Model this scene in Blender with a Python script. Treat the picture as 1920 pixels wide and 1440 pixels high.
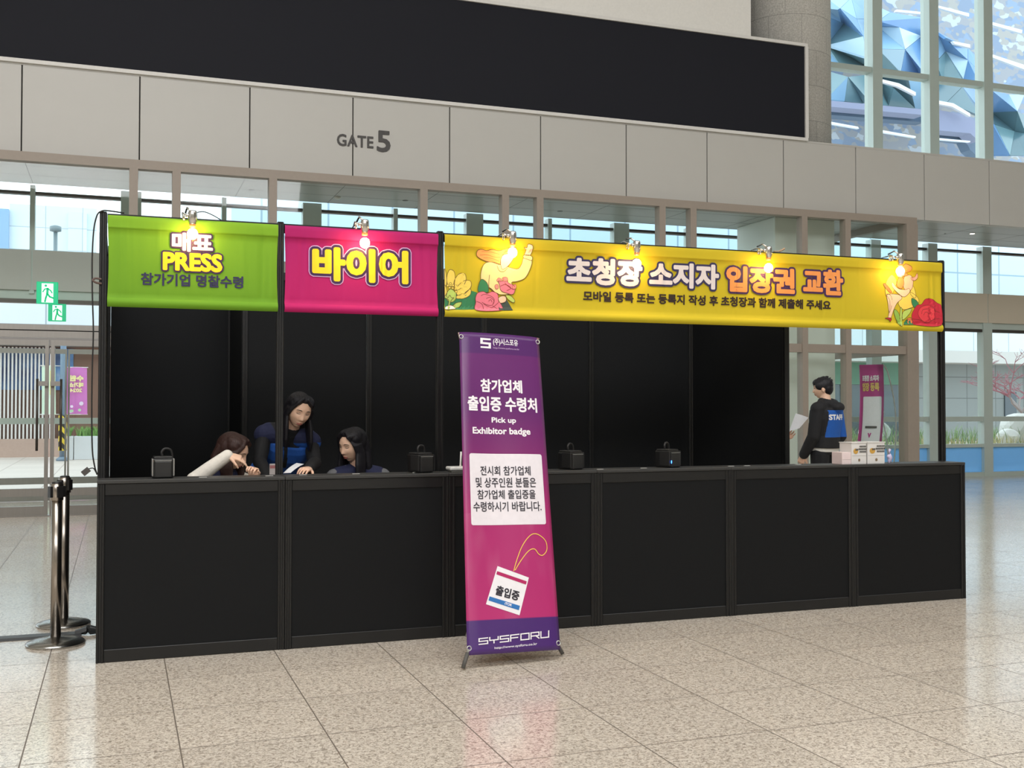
import bpy, bmesh, math, random
import numpy as np
from mathutils import geometry, Vector, Matrix, Euler, Quaternion
random.seed(7)
for o in list(bpy.data.objects):
    bpy.data.objects.remove(o)
SC = bpy.context.scene
COL = SC.collection
R = math.radians

# ------------------------------------------------------------------ camera
CAM = Vector((0.082, -6.432, 1.423)); FPX = 2026.2
YAW, PITCH, ROLL = R(19.97), R(1.21), R(0.04)
fw = Vector((math.sin(YAW) * math.cos(PITCH), math.cos(YAW) * math.cos(PITCH), math.sin(PITCH)))
rt0 = Vector((math.cos(YAW), -math.sin(YAW), 0)); up0 = rt0.cross(fw)
rt = math.cos(ROLL) * rt0 + math.sin(ROLL) * up0
upv = -math.sin(ROLL) * rt0 + math.cos(ROLL) * up0
cd = bpy.data.cameras.new('camera'); co = bpy.data.objects.new('camera', cd); COL.objects.link(co)
cd.sensor_width = 36; cd.lens = FPX / 1920 * 36; cd.clip_end = 400
co.matrix_world = Matrix(((rt.x, upv.x, -fw.x, CAM.x), (rt.y, upv.y, -fw.y, CAM.y), (rt.z, upv.z, -fw.z, CAM.z), (0, 0, 0, 1)))
SC.camera = co

# ------------------------------------------------------------------ world, lights, exposure
W = bpy.data.worlds.new('sky'); SC.world = W; W.use_nodes = True
bg = W.node_tree.nodes['Background']; bg.inputs[0].default_value = (0.80, 0.91, 1.0, 1); bg.inputs[1].default_value = 2.5
SC.view_settings.view_transform = 'Standard'; SC.view_settings.look = 'None'
SC.view_settings.exposure = 0.0; SC.view_settings.gamma = 1.0
SC.view_settings.use_curve_mapping = False

def area(name, loc, size, size_y, power, color, target=None):
    l = bpy.data.lights.new(name, 'AREA'); l.shape = 'RECTANGLE'; l.size = size; l.size_y = size_y
    l.energy = power; l.color = color
    o = bpy.data.objects.new(name, l); COL.objects.link(o); o.location = loc
    d = (Vector(target) - Vector(loc)) if target else Vector((0, 0, -1))
    o.rotation_euler = d.to_track_quat('-Z', 'Y').to_euler()
    return o
area('added_overhead_fill', (-1, -5, 12.3), 9, 6, 800, (0.98, 0.985, 1.0))  # two added overhead fill lamps that brighten the hall
area('added_overhead_fill', (10, -5, 12.3), 9, 6, 450, (0.98, 0.985, 1.0))
area('added_rear_fill', (-3, -17, 11.6), 20, 5, 2450, (0.98, 0.985, 1.0), (1, 9, 2.5))  # added fill lamp behind the camera, tilted towards the cladding and lobby

# ------------------------------------------------------------------ helpers
def px(x, y):
    return fw + (x - 960) / FPX * rt - (y - 720) / FPX * upv
def at(x, y, Y):                      # the point of the plane Y that pixel (x, y) shows
    d = px(x, y); t = (Y - CAM.y) / d.y
    return CAM + t * d
def on_floor(x, y, Z=0.0):
    d = px(x, y); t = (Z - CAM.z) / d.z
    return CAM + t * d
def at_depth(x, y, D):
    return CAM + D * px(x, y)

def lin(h):
    if isinstance(h, (tuple, list)): return (h[0], h[1], h[2], 1)
    h = h.lstrip('#'); v = [int(h[i:i + 2], 16) / 255 for i in (0, 2, 4)]
    return tuple([c / 12.92 if c <= .04045 else ((c + .055) / 1.055) ** 2.4 for c in v] + [1])

MATS = {}
def mat(name, color, rough=0.6, metal=0.0, noise=0.06, scale=30.0, bump=0.0, spec=0.5, emit=None, estr=0.0, coat=0.0, aniso=None, sheen=0.0, alpha=1.0):
    if name in MATS: return MATS[name]
    m = bpy.data.materials.new(name); m.use_nodes = True; MATS[name] = m
    nt = m.node_tree; b = nt.nodes['Principled BSDF']
    c = lin(color)
    b.inputs['Roughness'].default_value = rough; b.inputs['Metallic'].default_value = metal
    b.inputs['Specular IOR Level'].default_value = spec
    b.inputs['Coat Weight'].default_value = coat
    b.inputs['Sheen Weight'].default_value = sheen
    tc = nt.nodes.new('ShaderNodeTexCoord'); n = nt.nodes.new('ShaderNodeTexNoise')
    n.inputs['Scale'].default_value = scale; n.inputs['Detail'].default_value = 3
    mp = nt.nodes.new('ShaderNodeMapping'); nt.links.new(tc.outputs['Object'], mp.inputs[0]); nt.links.new(mp.outputs[0], n.inputs['Vector'])
    if aniso: mp.inputs['Scale'].default_value = aniso
    r = nt.nodes.new('ShaderNodeMixRGB'); r.blend_type = 'MIX'
    r.inputs[1].default_value = tuple(max(0, k * (1 - noise)) for k in c[:3]) + (1,)
    r.inputs[2].default_value = tuple(min(1, k * (1 + noise)) for k in c[:3]) + (1,)
    nt.links.new(n.outputs['Fac'], r.inputs[0]); nt.links.new(r.outputs[0], b.inputs['Base Color'])
    if bump:
        bp = nt.nodes.new('ShaderNodeBump'); bp.inputs['Strength'].default_value = bump; bp.inputs['Distance'].default_value = 0.01
        nt.links.new(n.outputs['Fac'], bp.inputs['Height']); nt.links.new(bp.outputs[0], b.inputs['Normal'])
    if emit:
        b.inputs['Emission Color'].default_value = lin(emit); b.inputs['Emission Strength'].default_value = estr
    return m

def glass(name, tint, refl=1.0, opacity=0.0, film='#ffffff'):
    if name in MATS: return MATS[name]
    m = bpy.data.materials.new(name); m.use_nodes = True; MATS[name] = m
    nt = m.node_tree; nt.nodes.clear()
    out = nt.nodes.new('ShaderNodeOutputMaterial'); tr = nt.nodes.new('ShaderNodeBsdfTransparent'); gl = nt.nodes.new('ShaderNodeBsdfGlossy')
    tr.inputs[0].default_value = lin(tint); gl.inputs['Roughness'].default_value = 0.02
    fr = nt.nodes.new('ShaderNodeLayerWeight'); fr.inputs[0].default_value = .5
    pw = nt.nodes.new('ShaderNodeMath'); pw.operation = 'POWER'; pw.inputs[1].default_value = 5; nt.links.new(fr.outputs['Facing'], pw.inputs[0])
    ml = nt.nodes.new('ShaderNodeMath'); ml.operation = 'MULTIPLY_ADD'; ml.inputs[1].default_value = .9 * refl; ml.inputs[2].default_value = .035 * refl
    nt.links.new(pw.outputs[0], ml.inputs[0])
    mx = nt.nodes.new('ShaderNodeMixShader'); nt.links.new(ml.outputs[0], mx.inputs[0]); nt.links.new(tr.outputs[0], mx.inputs[1]); nt.links.new(gl.outputs[0], mx.inputs[2])
    last = mx
    if opacity > 0:
        df = nt.nodes.new('ShaderNodeBsdfDiffuse'); df.inputs[0].default_value = lin(film)
        tl = nt.nodes.new('ShaderNodeBsdfTranslucent'); tl.inputs[0].default_value = lin(film)
        m3 = nt.nodes.new('ShaderNodeMixShader'); m3.inputs[0].default_value = .65; nt.links.new(df.outputs[0], m3.inputs[1]); nt.links.new(tl.outputs[0], m3.inputs[2])
        m2 = nt.nodes.new('ShaderNodeMixShader'); m2.inputs[0].default_value = opacity
        nt.links.new(mx.outputs[0], m2.inputs[1]); nt.links.new(m3.outputs[0], m2.inputs[2]); last = m2
    nt.links.new(last.outputs[0], out.inputs[0])
    return m

def wloc(o):
    v = Vector((0, 0, 0))
    while o: v = v + o.location; o = o.parent
    return v

class MB:
    """collects shapes in world coordinates; build() links them as ONE mesh object"""
    def __init__(s): s.v = []; s.f = []; s.mi = []; s.cur = 0; s.sm = []; s.smooth = False
    def add(s, vs, fs):
        b = len(s.v); s.v += [Vector(v) for v in vs]
        for f in fs: s.f.append([i + b for i in f]); s.mi.append(s.cur); s.sm.append(s.smooth)
        return s
    def box(s, x0, x1, y0, y1, z0, z1):
        return s.add([(x0, y0, z0), (x1, y0, z0), (x1, y1, z0), (x0, y1, z0), (x0, y0, z1), (x1, y0, z1), (x1, y1, z1), (x0, y1, z1)],
                     [(0, 3, 2, 1), (4, 5, 6, 7), (0, 1, 5, 4), (1, 2, 6, 5), (2, 3, 7, 6), (3, 0, 4, 7)])
    def rbox(s, x0, x1, y0, y1, z0, z1, b=0.005, seg=2):
        bm = bmesh.new(); bmesh.ops.create_cube(bm, size=1)
        for v in bm.verts: v.co = Vector(((x0 + x1) / 2 + v.co.x * (x1 - x0), (y0 + y1) / 2 + v.co.y * (y1 - y0), (z0 + z1) / 2 + v.co.z * (z1 - z0)))
        bmesh.ops.bevel(bm, geom=bm.edges[:], offset=b, segments=seg, profile=.5, affect='EDGES')
        s.bm(bm); return s
    def bm(s, bm, M=None):
        bm.verts.ensure_lookup_table(); bm.verts.index_update()
        s.add([(M @ v.co if M else v.co.copy()) for v in bm.verts], [[v.index for v in f.verts] for f in bm.faces]); bm.free(); return s
    def obox(s, c, ax, ay, az, hx, hy, hz):
        c = Vector(c); P = []
        for k in (-1, 1):
            for (i, j) in ((-1, -1), (1, -1), (1, 1), (-1, 1)): P.append(c + ax * hx * i + ay * hy * j + az * hz * k)
        return s.add(P, [(0, 3, 2, 1), (4, 5, 6, 7), (0, 1, 5, 4), (1, 2, 6, 5), (2, 3, 7, 6), (3, 0, 4, 7)])
    def tube(s, pts, r, n=10, caps=True, sq=1.0):
        pts = [Vector(p) for p in pts]; rs = r if isinstance(r, (list, tuple)) else [r] * len(pts)
        t0 = (pts[1] - pts[0]).normalized(); nn = t0.orthogonal().normalized(); rings = []
        for i, p in enumerate(pts):
            t = (pts[min(i + 1, len(pts) - 1)] - pts[max(i - 1, 0)]).normalized()
            nn = (nn - t * nn.dot(t)); nn = nn.normalized() if nn.length > 1e-6 else t.orthogonal().normalized()
            bb = t.cross(nn)
            rings.append([p + rs[i] * (math.cos(2 * math.pi * k / n) * nn + sq * math.sin(2 * math.pi * k / n) * bb) for k in range(n)])
        vs = [v for q in rings for v in q]; fs = []
        for i in range(len(rings) - 1):
            for k in range(n):
                a = i * n + k; b = i * n + (k + 1) % n; fs.append((a, b, b + n, a + n))
        if caps: fs.append(tuple(range(n - 1, -1, -1))); fs.append(tuple(range((len(rings) - 1) * n, len(rings) * n)))
        old = s.smooth; s.smooth = True; s.add(vs, fs); s.smooth = old
        return s
    def lathe(s, prof, c, n=28, M=None):
        vs = []; fs = []; c = Vector(c)
        for (r, z) in prof:
            for k in range(n):
                p = Vector((r * math.cos(2 * math.pi * k / n), r * math.sin(2 * math.pi * k / n), z))
                vs.append((M @ p if M else p) + c)
        for i in range(len(prof) - 1):
            for k in range(n):
                a = i * n + k; b = i * n + (k + 1) % n; fs.append((a, b, b + n, a + n))
        fs.append(tuple(range(n - 1, -1, -1))); fs.append(tuple(range((len(prof) - 1) * n, len(prof) * n)))
        old = s.smooth; s.smooth = True; s.add(vs, fs); s.smooth = old
        return s
    def ball(s, c, rx, ry=None, rz=None, M=None, u=20, v=12):
        ry = rx if ry is None else ry; rz = rx if rz is None else rz; c = Vector(c); vs = []; fs = []
        for j in range(v + 1):
            t = math.pi * j / v
            for i in range(u):
                p = 2 * math.pi * i / u
                q = Vector((rx * math.sin(t) * math.cos(p), ry * math.sin(t) * math.sin(p), -rz * math.cos(t)))
                vs.append((M @ q if M else q) + c)
        for j in range(v):
            for i in range(u): fs.append((j * u + i, j * u + (i + 1) % u, (j + 1) * u + (i + 1) % u, (j + 1) * u + i))
        old = s.smooth; s.smooth = True; s.add(vs, fs); s.smooth = old
        return s
    def prism(s, poly, d):                      # polygon (3D points) pushed along vector d
        n = len(poly); d = Vector(d); P = [Vector(p) for p in poly]
        return s.add(P + [p + d for p in P], [tuple(range(n - 1, -1, -1)), tuple(range(n, 2 * n))] + [(i, (i + 1) % n, n + (i + 1) % n, n + i) for i in range(n)])
    def build(s, name, m, parent=None):
        me = bpy.data.meshes.new(name); off = wloc(parent) if parent else Vector((0, 0, 0))
        me.from_pydata([v - off for v in s.v], [], s.f)
        ms = m if isinstance(m, (list, tuple)) else [m]
        for q in ms: me.materials.append(q)
        me.polygons.foreach_set('material_index', s.mi); me.polygons.foreach_set('use_smooth', s.sm)
        bm = bmesh.new(); bm.from_mesh(me); bmesh.ops.remove_doubles(bm, verts=bm.verts, dist=1e-6); bmesh.ops.recalc_face_normals(bm, faces=bm.faces); bm.to_mesh(me); bm.free()
        o = bpy.data.objects.new(name, me); COL.objects.link(o); o.parent = parent
        return o

def tag(o, label=None, cat=None, group=None, kind=None):
    if label: o['label'] = label
    if cat: o['category'] = cat
    if group: o['group'] = group
    if kind: o['kind'] = kind
    return o
def thing(name, label, cat, loc=(0, 0, 0), group=None):
    o = bpy.data.objects.new(name, None); COL.objects.link(o); o.location = loc; o.empty_display_size = .1
    return tag(o, label, cat, group)
def struct(name, loc=(0, 0, 0)):
    o = bpy.data.objects.new(name, None); COL.objects.link(o); o.location = loc; o['kind'] = 'structure'; return o
def copy_tree(o, parent=None):
    c = o.copy(); COL.objects.link(c); c.parent = parent
    for ch in list(o.children): copy_tree(ch, c)
    return c

# ------------------------------------------------------------------ lettering
def glyphs(body, bold=0.0, res=3, spacing=1.0, line=1.0, align='CENTER'):
    c = bpy.data.curves.new('t', 'FONT'); c.body = body; c.offset = bold; c.resolution_u = res; c.space_character = spacing; c.space_line = line; c.align_x = align
    o = bpy.data.objects.new('t', c); COL.objects.link(o); bpy.context.view_layer.update()
    me = bpy.data.meshes.new_from_object(o.evaluated_get(bpy.context.evaluated_depsgraph_get()))
    vs = [v.co.copy() for v in me.vertices]; fs = [list(p.vertices) for p in me.polygons]
    bpy.data.objects.remove(o); bpy.data.curves.remove(c); bpy.data.meshes.remove(me)
    return vs, fs
def bounds(vs):
    return min(v.x for v in vs), max(v.x for v in vs), min(v.y for v in vs), max(v.y for v in vs)
def lettering(body, rect, P, m, parent, bold=0.0, d=0.004, outline=None, name='lettering', mirror=False, spacing=1.0, thick=0.0, halo=None, sub=.014):
    """text fitted into rect (u0,u1,v0,v1) of the surface P(u,v,d)"""
    vs, fs = glyphs(body, 0.0, spacing=spacing); b = bounds(vs)
    mu = (P(rect[1], rect[2], 0) - P(rect[0], rect[2], 0)).length / (rect[1] - rect[0]); mv = (P(rect[0], rect[3], 0) - P(rect[0], rect[2], 0)).length / (rect[3] - rect[2])
    em = math.sqrt((rect[1] - rect[0]) * mu / (b[1] - b[0]) * (rect[3] - rect[2]) * mv / (b[3] - b[2])); wb = bold * em
    r0 = (rect[0] + wb / mu, rect[1] - wb / mu, rect[2] + wb / mv, rect[3] - wb / mv)
    su = (r0[1] - r0[0]) / (b[1] - b[0]); sv = (r0[3] - r0[2]) / (b[3] - b[2])
    def Q(x, y, d):
        u = r0[0] + (x - b[0]) * su
        if mirror: u = r0[0] + r0[1] - u
        return P(u, r0[2] + (y - b[2]) * sv, d)
    E = {}
    for f in fs:
        for i in range(len(f)): E[(f[i], f[(i + 1) % len(f)])] = 1
    rimE = [(i, j) for (i, j) in E if (j, i) not in E]
    def solid(w, d, m, name, hgt=0.0, par=None):               # glyphs widened by w metres with rounded corners, united into one flat sheet
        pts = [Vector((v.x * su * mu, v.y * sv * mv)) for v in vs]; F2 = [list(f) for f in fs]
        if w > 0:
            ends = set()
            for (i, j) in rimE:
                p, q = pts[i], pts[j]; e = q - p
                if e.length < 1e-7: continue
                n = Vector((-e.y, e.x)).normalized() * w; k0 = len(pts); pts += [p - n, q - n, q + n, p + n]; F2.append([k0, k0 + 1, k0 + 2, k0 + 3]); ends |= {i, j}
            for i in ends:
                p = pts[i]; k0 = len(pts); pts += [p + Vector((w * math.cos(t * math.pi / 5 + .1), w * math.sin(t * math.pi / 5 + .1))) for t in range(10)]; F2.append(list(range(k0, k0 + 10)))
        r = geometry.delaunay_2d_cdt(pts, [], F2, 0, 1e-6)
        bm = bmesh.new(); bv = [bm.verts.new((p[0], p[1], 0)) for p in r[0]]
        cen = np.array([[sum(r[0][i][c] for i in f) / len(f) for c in (0, 1)] for f in r[2]])
        A_ = np.array([pts[i] for i, j in rimE]); B_ = np.array([pts[j] for i, j in rimE]); D_ = B_ - A_; keep = []
        for c0 in range(0, len(cen), 2000):
            C = cen[c0:c0 + 2000][:, None, :]; up = (A_[:, 1] > C[..., 1]) != (B_[:, 1] > C[..., 1])
            xi = A_[:, 0] + (C[..., 1] - A_[:, 1]) * D_[:, 0] / np.where(D_[:, 1] == 0, 1e-12, D_[:, 1]); ins = ((up & (C[..., 0] < xi)).sum(1) % 2) == 1
            t_ = np.clip(((C - A_) * D_).sum(2) / np.maximum((D_ ** 2).sum(1), 1e-14), 0, 1); dist = np.sqrt((((A_ + t_[..., None] * D_) - C) ** 2).sum(2)).min(1)
            keep += list(ins | (dist < w * 1.001))
        for f, og in zip(r[2], keep):
            if not og: continue
            try: bm.faces.new([bv[i] for i in f])
            except ValueError: pass
        if sub:
            for _ in range(5):
                es = [e for e in bm.edges if e.calc_length() > sub]
                if not es: break
                bmesh.ops.subdivide_edges(bm, edges=es, cuts=1); bmesh.ops.triangulate(bm, faces=[f for f in bm.faces if len(f.verts) > 3])
        bmesh.ops.delete(bm, geom=[v for v in bm.verts if not v.link_faces], context='VERTS'); bm.verts.index_update()
        U = [(v.co.x / (su * mu), v.co.y / (sv * mv)) for v in bm.verts]; k = MB()
        k.add([Q(x, y, d + hgt) for x, y in U], [[v.index for v in f.verts] for f in bm.faces])
        if hgt:
            n = len(U); k.add([Q(x, y, d) for x, y in U] + [Q(x, y, d + hgt) for x, y in U], [(e.verts[0].index, e.verts[1].index, e.verts[1].index + n, e.verts[0].index + n) for e in bm.edges if e.is_boundary])
        bm.free()
        return k.build(name, m, par or parent)
    o = solid(wb, d + (0.003 if outline else 0), m, name, thick)
    if outline:
        solid(outline[0] + wb, d + .0015, outline[1], name + '_outline', par=o)
        if halo: solid(halo[0] + wb, d, halo[1], name + '_halo', par=o)
    return o
# ------------------------------------------------------------------ materials of the place
def floor_mat():
    m = bpy.data.materials.new('granite_tiles'); m.use_nodes = True; nt = m.node_tree; b = nt.nodes['Principled BSDF']; L = nt.links.new
    N = nt.nodes.new; g = N('ShaderNodeNewGeometry'); sx = N('ShaderNodeSeparateXYZ'); L(g.outputs['Position'], sx.inputs[0])
    n1 = N('ShaderNodeTexNoise'); n1.inputs['Scale'].default_value = 62; n1.inputs['Detail'].default_value = 4; n1.inputs['Roughness'].default_value = .62; n1.inputs['Distortion'].default_value = 1.2
    L(g.outputs['Position'], n1.inputs['Vector'])
    cr = N('ShaderNodeValToRGB'); e = cr.color_ramp.elements
    e[0].position = .36; e[0].color = lin('#9c9182'); e[1].position = .64; e[1].color = lin('#eee4d5')
    k = e.new(.47); k.color = lin('#cbbfb0'); k = e.new(.54); k.color = lin('#e1d6c6')
    L(n1.outputs['Fac'], cr.inputs[0])
    # each slab a little different
    T = .6107
    def cell(sock, off):
        a = N('ShaderNodeMath'); a.operation = 'SUBTRACT'; L(sock, a.inputs[0]); a.inputs[1].default_value = off
        d = N('ShaderNodeMath'); d.operation = 'DIVIDE'; L(a.outputs[0], d.inputs[0]); d.inputs[1].default_value = T
        f = N('ShaderNodeMath'); f.operation = 'FRACT'; L(d.outputs[0], f.inputs[0])
        fl = N('ShaderNodeMath'); fl.operation = 'FLOOR'; L(d.outputs[0], fl.inputs[0])
        p = N('ShaderNodeMath'); p.operation = 'PINGPONG'; L(f.outputs[0], p.inputs[0]); p.inputs[1].default_value = .5
        return p, fl
    px_, fx = cell(sx.outputs[0], -.279); py_, fy = cell(sx.outputs[1], -1.711)
    cb = N('ShaderNodeCombineXYZ'); L(fx.outputs[0], cb.inputs[0]); L(fy.outputs[0], cb.inputs[1])
    wn = N('ShaderNodeTexWhiteNoise'); L(cb.outputs[0], wn.inputs['Vector'])
    mr = N('ShaderNodeMapRange'); mr.inputs[3].default_value = .95; mr.inputs[4].default_value = 1.05; L(wn.outputs['Value'], mr.inputs[0])
    sc = N('ShaderNodeVectorMath'); sc.operation = 'SCALE'; L(cr.outputs[0], sc.inputs[0]); L(mr.outputs[0], sc.inputs['Scale'])
    mn = N('ShaderNodeMath'); mn.operation = 'MINIMUM'; L(px_.outputs[0], mn.inputs[0]); L(py_.outputs[0], mn.inputs[1])
    lt = N('ShaderNodeMath'); lt.operation = 'LESS_THAN'; L(mn.outputs[0], lt.inputs[0]); lt.inputs[1].default_value = .005
    mx = N('ShaderNodeMixRGB'); L(lt.outputs[0], mx.inputs[0]); L(sc.outputs[0], mx.inputs[1]); mx.inputs[2].default_value = lin('#73695f')
    L(mx.outputs[0], b.inputs['Base Color'])
    n2 = N('ShaderNodeTexNoise'); n2.inputs['Scale'].default_value = 3; L(g.outputs['Position'], n2.inputs['Vector'])
    r2 = N('ShaderNodeMapRange'); r2.inputs[3].default_value = .12; r2.inputs[4].default_value = .18; L(n2.outputs['Fac'], r2.inputs[0])
    ad = N('ShaderNodeMath'); ad.operation = 'MULTIPLY_ADD'; L(lt.outputs[0], ad.inputs[0]); ad.inputs[1].default_value = .4; L(r2.outputs[0], ad.inputs[2])
    L(ad.outputs[0], b.inputs['Roughness'])
    b.inputs['Specular IOR Level'].default_value = .55
    return m
M_FLOOR = floor_mat()
M_CLAD = mat('cladding_grey', '#c8c6c0', .42, .0, .015, 4)
M_WHITE = mat('painted_white', '#e2e0da', .6, 0, .02, 3)
M_JOINT = mat('joint_black', '#2b2a29', .8)
M_SOFFIT = mat('soffit_gloss', '#b2b4af', .3, 0, .02, 2, spec=.10)
M_BRONZE = mat('bronze_frame', '#a4988c', .5, .0, .05, 20)
M_MULL = mat('mullion_grey_green', '#c3cfc8', .45, .1, .02, 6)
M_STEEL = mat('brushed_steel', '#98948f', .4, .8, .08, 40, aniso=(1, 1, .05))
M_DKBAR = mat('dark_bronze_bar', '#55504b', .35, .7)
M_CONC = mat('concrete', '#a8a69f', .85, 0, .16, 26, .35)
M_PILLAR = mat('pillar_panel', '#f0f4ea', .5, 0, .02, 4)
M_LED = mat('led_face', '#26272d', .6, 0, .10, 300, spec=.1)
M_GLASS = glass('clear_glass', '#fbfefd', .8)
M_VGLASS = glass('lobby_glass', '#fbfefd', .7)
M_BLUEGL = glass('blue_film_glass', '#b4d6ee', .8, .6, '#a6d0ee')
M_GLEAM = mat('downlight_lens', '#ffffff', .4, emit='#fff4e0', estr=9)

# ------------------------------------------------------------------ floor, hall shell
fl = MB().box(-16, 34, -22, 11.3, -.3, 0).build('floor', M_FLOOR); fl['kind'] = 'structure'
ce = MB().box(-16, 34, -22, 11.4, 12.5, 12.8).build('ceiling', M_WHITE); ce['kind'] = 'structure'
w = MB().box(-16, 34, -22.3, -22, 0, 12.5).build('wall_rear', M_WHITE); w['kind'] = 'structure'
w = MB().box(-16.3, -16, -22, 11.4, 0, 12.5).build('wall_left', M_WHITE); w['kind'] = 'structure'
w = MB().box(34, 34.3, -22, 11.4, 0, 12.5).build('wall_right', M_WHITE); w['kind'] = 'structure'

# ------------------------------------------------------------------ bulkhead with cladding panels
PX0, PIT, ZB, ZT = -1.15, 1.4615, 4.735, 5.905
wf = struct('wall_front', (0, 9, ZB))
k = MB().box(-16, 34, 9.03, 11.05, ZB + .03, ZT - .01); k.build('backing', M_JOINT, wf)
i0 = -10
for i in range(i0, 24):
    x = PX0 + i * PIT
    if x + PIT > 34: break
    MB().rbox(x + .008, x + PIT - .008, 9.0, 9.03, ZB, ZT, .004, 1).build('cladding_panel', M_CLAD, wf)
    MB().box(x + .008, x + PIT - .008, 9.03, 9.17, ZB, ZB + .029).build('panel_return', M_CLAD, wf)
MB().box(-16, 34, 9.0, 11.05, ZT, ZT + .03).build('top_capping', M_CLAD, wf)
so = MB().box(-16, 34, 9.17, 11.05, ZB - .0, ZB + .029).build('soffit', M_SOFFIT, wf)
g = MB()
for Y in (9.75, 10.4): g.box(-16, 34, Y, Y + .006, ZB - .001, ZB + .01)
for x in [PX0 + i * PIT for i in range(i0, 24)]: g.box(x, x + .006, 9.17, 11.05, ZB - .001, ZB + .01)
g.build('soffit_joint', M_JOINT, wf)

# GATE 5
P9 = lambda u, v, d: Vector((u, 9.0 - d, v))
gt = thing('gate_sign', 'dark grey raised letters reading GATE 5 on the pale cladding', 'sign', (3.4, 9, 5.2))
a, b_ = at(631, 271, 9), at(699, 248, 9)
lettering('GATE', (3.0, 3.535, 5.185, 5.36), P9, mat('sign_grey', '#4a4745', .5), gt, bold=.02, d=.001, thick=.012, name='letter', spacing=1.05)
lettering('5', (3.585, 3.79, 5.145, 5.46), P9, MATS['sign_grey'], gt, bold=.02, d=.001, thick=.012, name='numeral')

# LED wall and white wall above it
led = thing('video_wall', 'huge switched-off black video wall in a thin white frame above the cladding', 'screen', (3, 9, 6))
LX0, LX1, LZ0, LZ1 = -15.5, 10.955, 5.975, 7.53
MB().box(LX0, LX1, 8.985, 9.1, LZ0, LZ1).build('screen_face', M_LED, led)
fm = mat('screen_frame', '#e6e4df', .5)
MB().box(LX0 - .05, LX1 + .05, 8.955, 9.1, LZ0 - .05, LZ0).build('bottom_frame', fm, led)
MB().box(LX0 - .05, LX1 + .05, 8.955, 9.1, LZ1, LZ1 + .05).build('top_frame', fm, led)
MB().box(LX1, LX1 + .06, 8.955, 9.1, LZ0, LZ1).build('side_frame', fm, led)
w = MB().box(-16, 9.93, 9.02, 9.3, LZ1 + .05, 12.5).build('wall_upper', mat('upper_wall', '#efede7', .7)); w['kind'] = 'structure'
# back-up wall behind the screen
w = MB().box(-16, 10.9, 9.1, 9.28, ZT + .03, LZ1 + .05).build('wall_screen', M_CLAD); w['kind'] = 'structure'

# concrete column with stone joints
def col_mat():
    m = bpy.data.materials.new('stone_clad_column'); m.use_nodes = True; nt = m.node_tree; b = nt.nodes['Principled BSDF']; L = nt.links.new; N = nt.nodes.new
    tc = N('ShaderNodeTexCoord'); n = N('ShaderNodeTexNoise'); n.inputs['Scale'].default_value = 45; n.inputs['Detail'].default_value = 5; n.inputs['Roughness'].default_value = .7
    L(tc.outputs['Object'], n.inputs['Vector'])
    cr = N('ShaderNodeValToRGB'); cr.color_ramp.elements[0].position = .35; cr.color_ramp.elements[0].color = lin('#b4b1a9'); cr.color_ramp.elements[1].position = .68; cr.color_ramp.elements[1].color = lin('#e2dfd8')
    L(n.outputs['Fac'], cr.inputs[0])
    sx = N('ShaderNodeSeparateXYZ'); L(tc.outputs['Object'], sx.inputs[0])
    at2 = N('ShaderNodeMath'); at2.operation = 'ARCTAN2'; L(sx.outputs[1], at2.inputs[0]); L(sx.outputs[0], at2.inputs[1])
    cb = N('ShaderNodeCombineXYZ'); L(at2.outputs[0], cb.inputs[0]); L(sx.outputs[2], cb.inputs[1])
    br = N('ShaderNodeTexBrick'); br.inputs['Scale'].default_value = 1; br.inputs['Mortar Size'].default_value = .006; br.inputs['Brick Width'].default_value = .72; br.inputs['Row Height'].default_value = .62
    br.inputs['Color1'].default_value = (1, 1, 1, 1); br.inputs['Color2'].default_value = (.93, .93, .93, 1); br.inputs['Mortar'].default_value = (.62, .62, .62, 1)
    L(cb.outputs[0], br.inputs['Vector'])
    mx = N('ShaderNodeMixRGB'); mx.blend_type = 'MULTIPLY'; mx.inputs[0].default_value = 1; L(cr.outputs[0], mx.inputs[1]); L(br.outputs[0], mx.inputs[2]); L(mx.outputs[0], b.inputs['Base Color'])
    b.inputs['Roughness'].default_value = .85
    return m
cx_, cy_, cr_ = 11.36, 10.15, .80
cl = struct('wall_column', (cx_, cy_, 6.4))
MB().lathe([(cr_, ZT + .03), (cr_, 12.5)], (cx_, cy_, 0), 48).build('round_column', col_mat(), cl)
pl = MB().rbox(10.78, 12.02, 9.62, 10.85, 0, ZB, .01, 1).box(10.775, 10.785, 9.61, 9.62, 0, ZB)
pl.build('pillar_casing', M_PILLAR, cl)

# ------------------------------------------------------------------ outer curtain wall (Y 11.2)
YW = 11.2; DX0, DX1 = -2.4, .08
wn = struct('window_1', (12, YW, 0))
SP = 1.39; MX = [15.52 + SP * i for i in range(-22, 11)]
SPB = (3.16, 3.76)
for i, x in enumerate(MX):
    wide = x > 12.9 or (round((x - .23) / SP) % 2 == 0)
    hw = .115 if x > 12.9 else (.15 if wide else .035)
    MB().box(x - hw, x + hw, YW - .06, YW + .12, SPB[0] - .05 if DX0 < x < DX1 - .02 else 0, ZB).build('mullion', M_MULL, wn)
    if x > 12.3:
        MB().box(x - .115, x + .115, YW - .14, YW + .12, ZT - .1, 12.5).build('mullion', M_MULL, wn)
xs = [(-16, 34)]
for (z0, z1, y0, nm, m) in ((0, .09, -.05, 'sill', M_MULL), (4.60, 4.645, -.02, 'head', M_DKBAR)):
    for (x0, x1) in ((-16, DX0), (DX1, 34)) if z0 == 0 else xs:
        MB().box(x0, x1, YW + y0, YW + .1, z0, z1).build(nm, m, wn)
for (z0, z1, nm) in ((.60, .67, 'rail'), (1.13, 1.23, 'rail')):
    MB().box(1.7, 34, YW - .04, YW + .08, z0, z1).build(nm, M_MULL, wn)
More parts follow.
